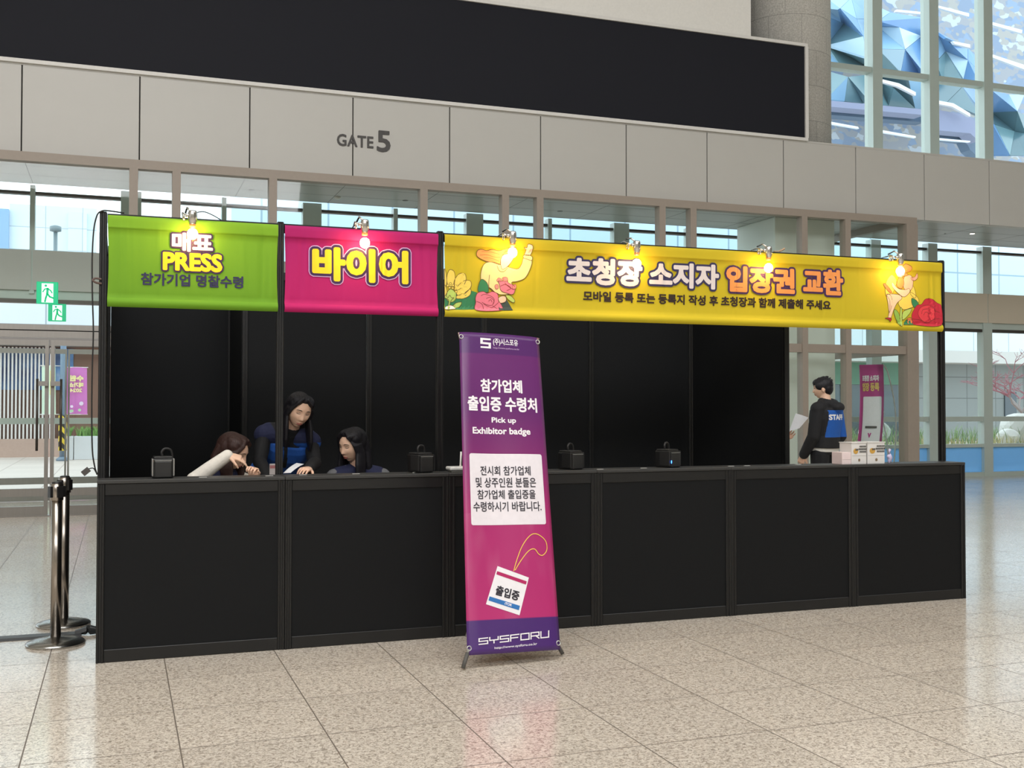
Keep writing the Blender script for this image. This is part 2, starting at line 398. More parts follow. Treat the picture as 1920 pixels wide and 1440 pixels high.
MB().box(-16, 34, YW - .03, YW + .1, 2.97, 3.03).build('transom', M_DKBAR, wn)
sm = mat('spandrel_panel', '#d2c6b2', .5, 0, .02, 3)
for i, x in enumerate(MX[:-1]):
    MB().box(x + .01, x + SP - .01, YW - .07, YW + .1, *SPB).build('spandrel', sm if x > 12 else M_CLAD, wn)
MB().box(-16, 34, YW - .02, YW + .08, 3.03, SPB[0]).build('spandrel_base', M_MULL, wn)
MB().box(1.7, 34, YW + .02, YW + .03, .09, .60).build('film_pane', M_BLUEGL, wn)
MB().box(1.7, 34, YW + .02, YW + .03, .67, 1.13).build('pane', M_GLASS, wn)
MB().box(1.7, 34, YW + .02, YW + .03, 1.23, 2.97).build('pane', M_GLASS, wn)
MB().box(-16, 34, YW + .02, YW + .03, SPB[1], 4.60).build('pane', M_GLASS, wn)
# upper storey of the same curtain wall
w2 = struct('window_2', (20, YW, ZT))
MB().box(11.9, 34, YW + .02, YW + .03, ZT - .1, 12.5).build('pane', M_GLASS, w2)
for z in (at(1690, 143, YW - .1).z, at(1690, 143, YW - .1).z + 2.2, at(1690, 143, YW - .1).z + 4.4): MB().box(12.3, 34, YW - .1, YW + .08, z, z + .11).build('rail', M_MULL, w2)
w = MB().box(-16, 12.2, YW - .02, YW + .3, ZT + .03, 12.5).build('wall_outer', M_WHITE); w['kind'] = 'structure'

# ------------------------------------------------------------------ entrance lobby: inner glazed front (Y 8.85)
YV = 8.85; DH = 2.32
lob = struct('window_3', (6, YV, 0))
posts = [-3.2, .24, .79, 2.08, 4.26, 5.53, 6.09, 8.18, 8.74, 10.85, 11.72]
for x in posts:
    MB().box(x - .055, x + .055, YV - .004, YV + .156, .012, ZB - .12).build('frame_post', M_BRONZE, lob)
MB().box(12.93, 13.17, YV - .02, YV + .22, 0, ZB - .12).build('corner_post', M_BRONZE, lob)
MB().box(-16, 13.17, YV, YV + .16, ZB - .12, ZB).build('head', M_BRONZE, lob)
MB().box(.24, 13.05, YV + .02, YV + .14, 2.34, 2.48).build('transom', M_BRONZE, lob)
MB().box(.3, 12.95, YV + .07, YV + .08, .1, 2.34).build('pane', M_VGLASS, lob)
MB().box(-16, 12.95, YV + .07, YV + .08, 2.48, ZB - .12).build('pane', M_VGLASS, lob)
MB().box(.24, 13.05, YV, YV + .14, 0, .1).build('sill', M_BRONZE, lob)
# lobby end wall
MB().box(13.02, 13.03, YV + .22, YW - .06, .1, ZB - .12).build('side_pane', M_VGLASS, lob)
MB().box(12.98, 13.1, YV + .22, YW - .06, 2.34, 2.46).build('side_transom', M_BRONZE, lob)
MB().box(12.98, 13.1, YV + .22, YW - .06, ZB - .12, ZB).build('side_head', M_BRONZE, lob)
MB().box(12.98, 13.1, YV + .22, YW - .06, 0, .1).build('side_sill', M_BRONZE, lob)

# glazed double doors at the left, inner and outer row
def door(name, x0, x1, Y, hinge_right, M, handles=True, s=.045):
    d = struct(name, ((x0 + x1) / 2, Y, 0))
    MB().box(x0, x0 + s, Y, Y + .06, .01, DH - .03).build('stile', M, d); MB().box(x1 - s, x1, Y, Y + .06, .01, DH - .03).build('stile', M, d)
    MB().box(x0 + s, x1 - s, Y, Y + .06, .01, .13).build('bottom_rail', M, d); MB().box(x0 + s, x1 - s, Y, Y + .06, .20 + .06, .36).build('kick_rail', M, d)
    MB().box(x0 + s, x1 - s, Y, Y + .06, DH - .1, DH - .03).build('top_rail', M, d)
    MB().box(x0 + s, x1 - s, Y + .025, Y + .035, .36, DH - .1).build('pane', M_GLASS, d)
    MB().box(x0 + s, x1 - s, Y + .025, Y + .035, .13, .26).build('pane', M_GLASS, d)
    if not handles: MB().box(x0 + s, x1 - s, Y, Y + .05, 1.16, 1.25).build('push_rail', M_MULL, d)
    if handles:
        hx = x0 + .13 if hinge_right else x1 - .13
        h = MB().tube([(hx, Y - .07, .85), (hx, Y - .07, 1.78)], .016, 10).build('handle', M_DKBAR, d)
        for z in (1.72,):
            MB().box(min(hx, (x0 if hinge_right else x1)), max(hx, (x0 if hinge_right else x1)), Y - .08, Y - .0, z - .03, z + .03).build('handle_bracket', M_STEEL, h)
    return d
door('door_1', -1.85, -.785, YV, False, M_STEEL)
door('door_2', -.76, .18, YV, True, M_STEEL)
hd = struct('trim_1', (-1, YV, DH))
MB().box(-3.2, .24, YV - .02, YV + .1, DH, DH + .085).build('door_header', M_STEEL, hd)
MB().box(-3.2, .24, YV, YV + .1, DH + .10, DH + .17).build('transom_bar', M_STEEL, hd)
MB().box(-3.2, .24, YV + .02, YV + .08, DH + .085, DH + .10).build('shadow_gap', M_JOINT, hd)
MB().box(-3.2, .24, YV - .03, YV + .12, 0, .012).build('threshold', M_STEEL, hd)
door('door_3', -1.62, -.665, YW, False, M_STEEL, False, .025)
door('door_4', -.65, .06, YW, True, M_STEEL, False, .025)

# soffit fittings
def downlight(x, y, lab):
    t = thing('downlight', lab, 'ceiling light', (x, y, ZB), 'recessed downlights in the soffit')
    MB().lathe([(.045, -.004), (.062, -.006), (.062, 0)], (x, y, ZB), 24).build('rim', M_WHITE, t)
    MB().lathe([(.043, -.0055), (.043, -.002)], (x, y, ZB), 24).build('lens', M_GLEAM, t)
p = on_floor(1823, 438, ZB)
downlight(p.x, p.y, 'lit recessed downlight in the soffit to the right of the lobby')
def sensor(x, y, lab, r=.05, h=.035):
    t = MB().lathe([(r, 0), (r, -.012), (r * .7, -h), (.005, -h - .004)], (x, y, ZB), 20).build('smoke_detector', M_WHITE); tag(t, lab, 'smoke detector')
p = on_floor(633, 369, ZB); sensor(p.x, p.y, 'round smoke detector on the soffit above the pink banner')
dk = mat('vent_grey', '#7c7d7a', .5)
for (x, y, lab) in ((760, 376, 'small flat grey cap on the soffit beside the smoke detector'), (472, 356, 'small flat grey cap on the soffit above the green banner'), (1050, 396, 'small flat grey cap on the soffit above the yellow banner'), (1772, 438, 'tiny dark sprinkler dot on the soffit beside the lit downlight')):
    p = on_floor(x, y, ZB); t = MB().lathe([(.045 if x < 1700 else .02, 0), (.045 if x < 1700 else .02, -.006)], (p.x, p.y, ZB), 16).build('sprinkler_cap', dk); tag(t, lab, 'sprinkler')
# ------------------------------------------------------------------ the black registration booth
M_BLK = mat('black_panel', '#18191a', .6, 0, .10, 60, spec=.14)
M_PROF = mat('black_profile', '#1d1d1d', .38, .2, .05, 30, spec=.5)
M_PROFHI = mat('black_profile_edge', '#3a3837', .35, .3, .05, 30)
M_TOP = mat('counter_laminate', '#343433', .45, 0, .05, 40)
M_TAPE = mat('white_tape', '#dedcd6', .6)
YF, YP, YB, HC, HP = 0.0, .22, 2.35, 1.012, 2.545

def profile_post(m, x, y, z0, z1, w=.020):
    """octagonal extrusion with a groove on every face"""
    m.box(x - w, x + w, y - w, y + w, z0, z1)
def grooved_post(name, x, y, z0, z1, parent, w=.020):
    b = MB()
    g = w * .3
    for sx in (-1, 1):
        for sy in (-1, 1):
            b.rbox(x + min(sx * g, sx * w), x + max(sx * g, sx * w), y + min(sy * g, sy * w), y + max(sy * g, sy * w), z0, z1, .003, 1)
    b.box(x - w * .7, x + w * .7, y - w * .7, y + w * .7, z0 + .001, z1 - .002)
    return b.build(name, M_PROF, parent)

front = ['leftmost black counter module, below the green banner beside the stanchions', 'black counter module below the pink banner', 'black counter module half hidden behind the exhibitor badge stand',
         'black counter module just right of the exhibitor badge stand', 'black counter module below the big orange letters, left of the white boxes', 'rightmost black counter module, under the two white cartons']
for i in range(6):
    x0, x1 = i * 1.003 - (.03 if i == 0 else 0), (i + 1) * 1.003
    t = thing('booth_counter', front[i], 'counter', (x0, .1, 0), 'counter modules of the booth')
    w = .020
    grooved_post('post', x0 + w, YF + w, 0, HC - .02, t)
    grooved_post('post', x1 - w - .001, YF + w, 0, HC - .02, t)
    MB().rbox(x0 + 2 * w, x1 - 2 * w, YF + .004, YF + .03, .002, .072, .003, 1).build('bottom_rail', M_PROF, t)
    MB().rbox(x0 + 2 * w, x1 - 2 * w, YF + .004, YF + .03, HC - .085, HC - .02, .003, 1).build('top_rail', M_PROF, t)
    MB().box(x0 + 2 * w, x1 - 2 * w, YF + .010, YF + .016, .07, HC - .083).build('front_panel', M_BLK, t)
    MB().rbox(x0, x1 - .001, YF - .002, YP + .0, HC - .02, HC, .003, 1).build('counter_top', M_TOP, t)
    grooved_post('rear_post', x1 - w - .001, YP - w - .003, 0, HC - .02, t)
    if i in (0, 5):
        xs = x0 if i == 0 else x1
        MB().box(xs + (.006 if i == 0 else -.016), xs + (.016 if i == 0 else -.006), YF + .04, YP - .044, .02, HC - .02).build('side_panel', M_BLK, t)
    spots = {0: (.55, .93), 1: (.1, .42, .8), 2: (.05, .3), 3: (.03, .36), 4: (.04, .18, .62), 5: (.25,)}[i]
    for s in spots:
        y = .05 + .1 * ((s * 37) % 1)
        MB().box(x0 + s, x0 + s + .045, y, y + .016, HC, HC + .0015).build('tape_strip', M_TAPE, t)

posts = [(-.012, 'black booth post at the far left with a cable hanging down it'), (.999, 'black booth post between the green and the pink banner'), (2.011, 'black booth post between the pink and the yellow banner'), (6.017, 'black booth post at the right end of the yellow banner')]
for x, lab in posts:
    t = thing('booth_post', lab, 'post', (x, YP + .02, 0), 'tall front posts of the booth')
    grooved_post('post', x, YP + .021, 0, HP, t, .021)
    MB().rbox(x - .018, x + .018, YP + .003, YP + .039, HP, HP + .006, .002, 1).build('end_cap', M_PROF, t)
beams = [(.01, .978, 'black beam carrying the green banner'), (1.02, 1.99, 'black beam carrying the pink banner'), (2.032, 5.996, 'long black beam carrying the yellow banner')]
for a, b, lab in beams:
    t = MB().rbox(a, b, YP + .005, YP + .035, HP - .06, HP - .004, .003, 1).build('top_beam', M_PROF); tag(t, lab, 'beam', 'front beams of the booth')

# back wall panels, alcove, right partition
walls = [(1, 2, 'black back wall panel behind the standing woman'), (2, 3, 'black back wall panel behind the top of the badge stand, below the yellow figure'), (3, 4, 'black back wall panel right of the badge stand'), (4, 5.0, 'black back wall panel next to the dark side partition')]
def wall_panel(p0, p1, lab, posts_at=(0, 1), grp='back wall panels of the booth', name='booth_wall_panel'):
    p0 = Vector(p0); p1 = Vector(p1); d = (p1 - p0).normalized(); n = Vector((-d.y, d.x, 0))
    t = thing(name, lab, 'wall panel', p0, grp)
    L = (p1 - p0).length
    MB().obox(p0 + d * L / 2 + Vector((0, 0, 1.24)), d, n, Vector((0, 0, 1)), L / 2 - .022, .004, 1.2).build('panel', M_BLK, t)
    for q in posts_at:
        c = p0 + d * L * q
        b = MB(); 
        for sx in (-1, 1): b.obox(c + d * sx * .0125 - n * 0 + Vector((0, 0, 1.25)), d, n, Vector((0, 0, 1)), .0075, .02, 1.25)
        b.obox(c + Vector((0, 0, 1.25)), d, n, Vector((0, 0, 1)), .015, .014, 1.249)
        b.build('post', M_PROF, t)
    MB().obox(p0 + d * L / 2 + Vector((0, 0, 2.47)), d, n, Vector((0, 0, 1)), L / 2 - .022, .015, .03).build('top_rail', M_PROF, t)
    MB().obox(p0 + d * L / 2 + Vector((0, 0, .03)), d, n, Vector((0, 0, 1)), L / 2 - .022, .015, .03).build('bottom_rail', M_PROF, t)
    return t
for a, b, lab in walls:
    wall_panel((a + .015, YB, 0), (b + .015, YB, 0), lab, (0,) if a < 4 else (0, 1))
wall_panel((.996, YB + .022, 0), (.996, YB + 1.0, 0), 'narrow black side panel of the store recess', (1,), 'recess panels')
wall_panel((-.012, YB + 1.03, 0), (1.02, YB + 1.03, 0), 'black back panel of the dark recess at the left', (0,), 'recess panels')
wall_panel((-.012, .285, 0), (-.012, 1.3, 0), 'black left side wall panel nearest the hanging cable', (0, 1), 'left side panels')
wall_panel((-.012, 1.33, 0), (-.012, 2.33, 0), 'middle black left side wall panel of the booth', (1,), 'left side panels')
wall_panel((-.012, 2.36, 0), (-.012, YB + .98, 0), 'rear black left side wall panel of the recess', (1,), 'left side panels')
wall_panel((5.015, .83, 0), (5.015, YB - .04, 0), 'black side partition at the right end of the back wall', (0,), 'partition')

# ------------------------------------------------------------------ fabric banners
def fabric(name, c1, c2=None, rough=.7, horizontal=False):
    m = bpy.data.materials.new(name); m.use_nodes = True; nt = m.node_tree; b = nt.nodes['Principled BSDF']; L = nt.links.new; N = nt.nodes.new
    tc = N('ShaderNodeTexCoord'); sx = N('ShaderNodeSeparateXYZ'); L(tc.outputs['Generated'], sx.inputs[0])
    mx = N('ShaderNodeMixRGB'); L(sx.outputs[0 if horizontal else 2], mx.inputs[0]); mx.inputs[1].default_value = lin(c1); mx.inputs[2].default_value = lin(c2 or c1)
    n = N('ShaderNodeTexNoise'); n.inputs['Scale'].default_value = 400; L(tc.outputs['Object'], n.inputs['Vector'])
    bp = N('ShaderNodeBump'); bp.inputs['Strength'].default_value = .12; bp.inputs['Distance'].default_value = .002; L(n.outputs['Fac'], bp.inputs['Height']); L(bp.outputs[0], b.inputs['Normal'])
    L(mx.outputs[0], b.inputs['Base Color']); b.inputs['Roughness'].default_value = rough; b.inputs['Specular IOR Level'].default_value = .25
    return m
BZ0, BZ1 = 2.0, 2.53
def banner_surface(x0, x1, z0, z1, seed, folds):
    rnd = random.Random(seed); fo = [(rnd.uniform(x0, x1), rnd.uniform(.006, .018), rnd.uniform(-.0042, .0042)) for _ in range(folds)]
    for e in (x0, x1):
        for q in range(5): fo.append((e + (1 if e == x0 else -1) * rnd.uniform(.0, .12), rnd.uniform(.005, .012), rnd.uniform(-.006, .006)))
    Y = YP - .008
    def P(u, v, d):
        f = (v - z0) / (z1 - z0); p = 0
        lo = v - z0
        # bottom pole pocket and top sleeve bulge forward
        if lo < .055: p += .017 * math.sin(math.pi * min(1, max(0, lo / .055))) ** .7 if 0 < lo else 0
        hi = z1 - v
        if hi > 0: p += .011 * min(1, hi / .008) * max(0, min(1, (.079 - hi) / .006))
        k = max(0, min(1, (lo - .05) / .02)) * (.35 + .65 * max(0, min(1, (hi - .06) / .03)))
        for (x, s, a) in fo:
            q = (u - x + (v - z0) * .03 * (1 if a > 0 else -1)) / s
            if abs(q) < 4: p += a * k * math.exp(-q * q)
        p += .006 * k * math.sin(f * 3.0 + u * 1.3)
        return Vector((u, Y - p - d, v))
    return P
def banner(name, lab, x0, x1, m, seed, folds, cat='banner', slack=0.0):
    t = thing(name, lab, cat, ((x0 + x1) / 2, YP, BZ0), 'fabric banners on the booth')
    P = banner_surface(x0, x1, BZ0, BZ1, seed, folds)
    nx = int((x1 - x0) / .012); zs = [BZ0 + .055 * i / 10 for i in range(11)] + [BZ0 + .055 + (.385) * i / 14 for i in range(1, 14)] + [BZ1 - .080, BZ1 - .076, BZ1 - .072, BZ1 - .066, BZ1 - .05, BZ1 - .03, BZ1 - .012, BZ1 - .006, BZ1 - .002, BZ1]
    b = MB(); b.smooth = True; vs = []; fs = []
    for z in zs:
        for i in range(nx + 1):
            u = x0 + (x1 - x0) * i / nx
            # edges pull in a little between sleeves
            e = .006 * math.sin(math.pi * max(0, min(1, (z - BZ0 - .05) / .41)))
            uu = u + (e if i == 0 else (-e if i == nx else 0))
            vs.append(P(uu, z, 0))
    W_ = nx + 1
    for j in range(len(zs) - 1):
        for i in range(nx): fs.append((j * W_ + i, j * W_ + i + 1, (j + 1) * W_ + i + 1, (j + 1) * W_ + i))
    n = len(vs); vs += [v + Vector((0, .0015, 0)) for v in vs]; fs += [tuple(k + n for k in f[::-1]) for f in fs]
    b.add(vs, fs); b.build('fabric', m, t)
    MB().tube([(x0 + .004, YP - .016, BZ0 + .027), (x1 - .004, YP - .016, BZ0 + .027)], .006, 8).build('hem_rod', M_PROF, t)
    return t, P
M_INK = mat('print_dark_purple', '#3b1d4d', .7); M_INK2 = mat('print_navy', '#2c2850', .7); M_HALO = mat('print_pale_violet', '#d9b0dd', .7)
M_PY = mat('print_yellow', '#ffd61e', .7); M_PW = mat('print_white', '#ddd3d0', .7); M_PO = mat('print_orange', '#ea944c', .7); M_PB = mat('print_black', '#2b1a14', .7)

def rect(xa, ya, xb, yb, Y=YP - .012):       # two opposite corners seen in the photograph, on the banner's plane
    p, q = at(xa, ya, Y), at(xb, yb, Y)
    return (min(p.x, q.x), max(p.x, q.x), min(p.z, q.z), max(p.z, q.z))

gb, Pg = banner('fabric_banner', 'lime green fabric banner with PRESS lettering, first from the left', .012, .982, fabric('lime_fabric', '#6b9b24', '#7dab28'), 3, 16)
lettering('매표', rect(321.8, 471, 399.6, 438.4), Pg, M_PW, gb, .04, outline=(.0095, M_INK))
lettering('PRESS', rect(304.8, 507, 417, 477), Pg, M_PY, gb, .045, outline=(.0095, M_INK))
lettering('참가기업 명찰수령', rect(264, 534.4, 456, 518.6), Pg, M_INK2, gb, .03)
pb, Pp = banner('fabric_banner', 'hot pink fabric banner with yellow outlined letters, second from the left', 1.022, 1.992, fabric('pink_fabric', '#bd2066', '#a81d64'), 5, 18)
lettering('바이어', rect(585, 526, 766, 470.5), Pp, M_PY, pb, .05, outline=(.0155, M_INK), halo=(.021, M_HALO))
yb, Py = banner('fabric_banner', 'long yellow fabric banner with flower figures and two-colour headline', 2.034, 6.0, fabric('yellow_fabric', '#c8b426', '#c2ac22'), 9, 20)
lettering('초청장', rect(1062, 532, 1204, 488.5), Py, M_PW, yb, .045, outline=(.014, M_INK2))
lettering('소지자', rect(1217, 538, 1347, 497), Py, M_PW, yb, .045, outline=(.014, M_INK2))
lettering('입장권', rect(1360.6, 547, 1489, 504.6), Py, M_PO, yb, .045, outline=(.014, M_INK))
lettering('교환', rect(1504.5, 551.6, 1579.5, 507), Py, M_PO, yb, .045, outline=(.014, M_INK))
lettering('모바일 등록 또는 등록지 작성 후 초청장과 함께 제출해 주세요', rect(1094, 564.5, 1557, 563.5), Py, M_PB, yb, .035)

# printed illustrations on the yellow banner
def z3(x, y): return (820 + x / 6, 420 + y / 6)
def z5(x, y): return (1340 + x / 4.364, 440 + y / 4.364)
def uv(q):
    p = at(q[0], q[1], YP - .012); return (max(2.036, min(5.998, p.x)), max(BZ0 + .001, min(BZ1, p.z)))
def smooth_poly(pts, closed=True, n=5):
    out = []; N = len(pts); rng = range(N if closed else N - 1)
    for i in rng:
        p0 = pts[(i - 1) % N] if closed or i > 0 else pts[i]; p1 = pts[i]; p2 = pts[(i + 1) % N]; p3 = pts[(i + 2) % N] if closed or i < N - 2 else p2
        for k in range(n):
            t = k / n
            out.append(tuple(.5 * ((2 * p1[a]) + (p2[a] - p0[a]) * t + (2 * p0[a] - 5 * p1[a] + 4 * p2[a] - p3[a]) * t * t + (3 * p1[a] - p0[a] - 3 * p2[a] + p3[a]) * t ** 3) for a in (0, 1)))
    if not closed: out.append(pts[-1])
    return out
class Print:
    """flat printed shapes laid on a banner surface"""
    def __init__(s, P): s.P = P; s.sh = {}; s.d = .0012
    def fill(s, pts, m):
        bm = bmesh.new(); vs = [bm.verts.new((p[0], p[1], 0)) for p in pts]
        f = bm.faces.new(vs); bmesh.ops.triangulate(bm, faces=[f], quad_method='BEAUTY', ngon_method='EAR_CLIP')
        for _ in range(4):
            es = [e for e in bm.edges if e.calc_length() > .03]
            if not es: break
            bmesh.ops.subdivide_edges(bm, edges=es, cuts=1); bmesh.ops.triangulate(bm, faces=bm.faces[:])
        b = s.sh.setdefault(m.name, (MB(), m))[0]; bm.verts.index_update()
        b.add([s.P(v.co.x, v.co.y, s.d) for v in bm.verts], [[v.index for v in f.verts] for f in bm.faces]); bm.free(); s.d += .00008
    def stroke(s, pts, m, w=.0032, closed=True):
        N = len(pts); b = s.sh.setdefault(m.name, (MB(), m))[0]; L = []; Rr = []
        for i in range(N):
            a = pts[(i - 1) % N] if closed or i > 0 else pts[i]; c = pts[(i + 1) % N] if closed or i < N - 1 else pts[i]
            dx, dy = c[0] - a[0], c[1] - a[1]; l = math.hypot(dx, dy) or 1; nx, ny = -dy / l * w / 2, dx / l * w / 2
            L.append(s.P(pts[i][0] + nx, pts[i][1] + ny, s.d + .0002)); Rr.append(s.P(pts[i][0] - nx, pts[i][1] - ny, s.d + .0002))
        fs = [(i, (i + 1) % N, N + (i + 1) % N, N + i) for i in range(N if closed else N - 1)]
        b.add(L + Rr, fs); s.d += .00008
    def shape(s, pts, conv, fillm, line=None, sm=True, n=5, w=.0032):
        q = [uv(conv(*p)) for p in pts]
        if sm: q = smooth_poly(q, True, n)
        q = [(max(2.036, min(5.998, a)), max(BZ0 + .001, b)) for a, b in q]
        if fillm: s.fill(q, fillm)
        if line: s.stroke(q, line, w)
    def line(s, pts, conv, m, w=.003):
        q = smooth_poly([uv(conv(*p)) for p in pts], False, 5); s.stroke(q, m, w, False)
    def build(s, parent, name):
        k = MB(); ms = []
        for i, (b, m) in enumerate(s.sh.values()):
            k.cur = i; k.add(b.v, b.f); ms.append(m)
        k.build(name, ms, parent)
K = mat('print_outline', '#5a3a1e', .7)
PC = lambda n, c: mat('print_' + n, c, .7)
pr = Print(Py)
DG, LG, SK, HA, CR, PK, SHD = PC('leaf_green', '#2f7d4e'), PC('pale_green', '#b7cf62'), PC('skin', '#f3c9a6'), PC('hair', '#e8924f'), PC('cream', '#f0d592'), PC('rose_pink', '#e5788a'), PC('shadow_green', '#3c4b45')
FY, RD, RD2, LN, ORG = PC('petal_yellow', '#ecd05a'), PC('rose_red', '#c02236'), PC('rose_red_light', '#dd3b44'), PC('line_red', '#7c2a20'), PC('bud_orange', '#ee7e48')
pr.shape([(62, 800), (160, 790), (300, 790), (390, 750), (450, 770), (440, 960), (300, 965), (62, 962)], z3, DG, None, False)
for c in ([(62, 510), (100, 540), (110, 640), (100, 700), (62, 720)], [(110, 600), (140, 515), (190, 530), (205, 600), (185, 690), (125, 690)], [(190, 650), (250, 560), (315, 560), (325, 640), (270, 720), (210, 740)], [(220, 720), (300, 640), (375, 640), (380, 710), (300, 790), (230, 800)], [(215, 810), (300, 780), (375, 730), (375, 790), (320, 830), (230, 840)], [(62, 690), (105, 720), (110, 780), (62, 830)]):
    pr.shape(c, z3, FY, K)
pr.shape([(100, 790), (150, 730), (215, 780), (205, 850), (150, 880), (100, 840)], z3, LG, K)
for c in ((120, 690), (150, 670), (180, 690), (210, 690), (140, 715), (175, 720), (205, 730), (215, 760)):
    pr.shape([(c[0] - 14, c[1]), (c[0], c[1] - 14), (c[0] + 14, c[1]), (c[0], c[1] + 14)], z3, FY, K, w=.002)
pr.shape([(110, 960), (130, 860), (85, 830), (95, 800), (120, 830), (140, 800), (160, 830), (185, 830), (150, 870), (130, 962)], z3, LG, K)
pr.shape([(170, 930), (210, 890), (275, 880), (250, 930), (200, 950)], z3, LG, K)
pr.shape([(70, 945), (110, 920), (160, 915), (200, 955), (70, 962)], z3, PC('petal_white', '#f3e6d6'), K)
# figure with wind-blown hair
pr.shape([(490, 640), (495, 540), (530, 450), (600, 425), (680, 450), (760, 470), (900, 505), (950, 450), (975, 380), (1065, 410), (1040, 520), (985, 610), (900, 645), (840, 655), (850, 700), (830, 780), (690, 790), (590, 715), (560, 760), (480, 760)], z3, CR, K)
pr.shape([(985, 345), (995, 300), (970, 265), (1000, 270), (1015, 230), (1065, 245), (1065, 300), (1045, 350)], z3, SK, K)
pr.shape([(975, 350), (1035, 350), (1072, 375), (1060, 410), (1015, 395), (972, 380)], z3, CR, K)
pr.shape([(720, 480), (715, 400), (760, 320), (830, 300), (880, 330), (850, 400), (800, 470), (740, 510)], z3, SK, K)
pr.shape([(455, 300), (500, 285), (560, 300), (620, 285), (690, 300), (760, 285), (850, 260), (885, 290), (800, 330), (740, 350), (715, 400), (710, 450), (640, 430), (560, 420), (480, 385), (445, 350)], z3, HA, K)
pr.line([(480, 350), (560, 345), (640, 370), (710, 375)], z3, LN, .002); pr.line([(500, 310), (600, 315), (700, 340)], z3, LN, .002); pr.line([(520, 380), (610, 385), (700, 420)], z3, LN, .002)
pr.line([(590, 570), (588, 720), (690, 785)], z3, K)
pr.line([(675, 470), (700, 525), (750, 535), (795, 490)], z3, K)
pr.shape([(465, 760), (465, 690), (500, 620), (560, 660), (580, 740), (560, 770)], z3, DG, K)
pr.shape([(690, 870), (770, 830), (800, 880), (850, 972), (690, 972)], z3, SHD, None, False)
pr.shape([(700, 680), (690, 640), (740, 640), (750, 600), (790, 610), (800, 660), (860, 690), (875, 740), (850, 790), (790, 780), (720, 750)], z3, PK, K)
for c in ([(670, 640), (690, 605), (720, 620), (715, 650)], [(730, 610), (760, 595), (790, 605), (790, 640), (745, 640)], [(650, 690), (680, 680), (690, 720), (660, 730)], [(850, 690), (885, 680), (885, 725), (850, 730)]): pr.shape(c, z3, PC('bud_pink', '#f08a80'), K, w=.002)
pr.line([(710, 700), (770, 680), (830, 720), (780, 750)], z3, LN); pr.line([(760, 660), (800, 700), (860, 740)], z3, LN)
pr.shape([(770, 800), (830, 810), (870, 860), (855, 885), (800, 850)], z3, LG, K)
pr.shape([(690, 830), (730, 810), (770, 820), (770, 870), (720, 890), (690, 870)], z3, SK, K)
pr.shape([(430, 830), (455, 775), (520, 760), (560, 780), (620, 760), (680, 790), (690, 860), (725, 920), (715, 972), (440, 972), (432, 880)], z3, PK, LN)
for l in ([(490, 810), (530, 790), (600, 810), (640, 850), (620, 910), (560, 910), (500, 880)], [(550, 840), (590, 825), (635, 860), (625, 900)], [(575, 870), (600, 850), (615, 880)], [(440, 870), (500, 900), (520, 960)], [(520, 900), (600, 940), (640, 925), (690, 880)], [(620, 920), (680, 960)]): pr.line(l, z3, LN)
pr.build(yb, 'printed_artwork')
pr = Print(Py)
# seated figure with flowers at the right end
pr.shape([(1500, 560), (1540, 500), (1600, 470), (1665, 520), (1660, 570), (1600, 600), (1540, 612)], z5, FY, K)
pr.shape([(1600, 480), (1625, 420), (1645, 480), (1640, 520)], z5, FY, K)
pr.shape([(1400, 500), (1400, 400), (1450, 330), (1490, 380), (1470, 450), (1440, 500)], z5, FY, K)
pr.shape([(1545, 380), (1560, 340), (1600, 330), (1625, 360), (1620, 430), (1590, 460), (1550, 440)], z5, PC('blouse', '#eab999'), K)
pr.shape([(1610, 350), (1640, 345), (1660, 315), (1665, 350), (1640, 375), (1615, 370)], z5, PC('scarf', '#e9a48c'), K)
pr.shape([(1455, 390), (1500, 440), (1560, 450), (1590, 440), (1595, 470), (1550, 510), (1500, 480), (1455, 430)], z5, SK, K)
pr.shape([(1490, 400), (1510, 350), (1540, 350), (1550, 400), (1530, 440), (1500, 430)], z5, HA, K)
pr.shape([(1410, 490), (1500, 490), (1530, 520), (1490, 560), (1460, 620), (1440, 680), (1415, 690), (1430, 600), (1430, 540)], z5, SK, K)
pr.shape([(1405, 490), (1440, 500), (1450, 560), (1425, 640), (1415, 560)], z5, SK, K)
pr.shape([(1390, 685), (1430, 680), (1445, 690), (1435, 710), (1420, 695)], z5, RD, K)
pr.shape([(1380, 410), (1400, 405), (1450, 470), (1425, 470)], z5, ORG, K)
pr.shape([(1500, 270), (1540, 250), (1560, 240), (1605, 265), (1600, 300), (1570, 310), (1585, 330), (1550, 340), (1500, 330)], z5, HA, K)
pr.shape([(1490, 300), (1540, 290), (1560, 320), (1530, 350), (1495, 340)], z5, SK, K)
pr.shape([(1510, 735), (1515, 610), (1528, 610), (1528, 735)], z5, LG, K)
pr.shape([(1500, 735), (1465, 650), (1470, 610), (1505, 650), (1515, 735)], z5, PC('leaf_mid', '#8db54a'), K); pr.shape([(1528, 690), (1540, 630), (1605, 605), (1595, 640), (1550, 690)], z5, LG, K)
pr.shape([(1610, 560), (1612, 520), (1650, 540), (1665, 575), (1630, 595)], z5, DG, K)
pr.shape([(1535, 738), (1560, 700), (1600, 690), (1640, 738)], z5, DG, K, False)
pr.shape([(1570, 690), (1600, 680), (1615, 715), (1590, 738), (1575, 720)], z5, ORG, K)
pr.shape([(1610, 650), (1650, 580), (1690, 570), (1720, 530), (1770, 525), (1820, 560), (1850, 590), (1850, 740), (1640, 740), (1615, 700)], z5, RD, LN)
pr.shape([(1660, 640), (1690, 590), (1760, 580), (1800, 630), (1790, 690), (1730, 720), (1680, 690)], z5, RD2, LN)
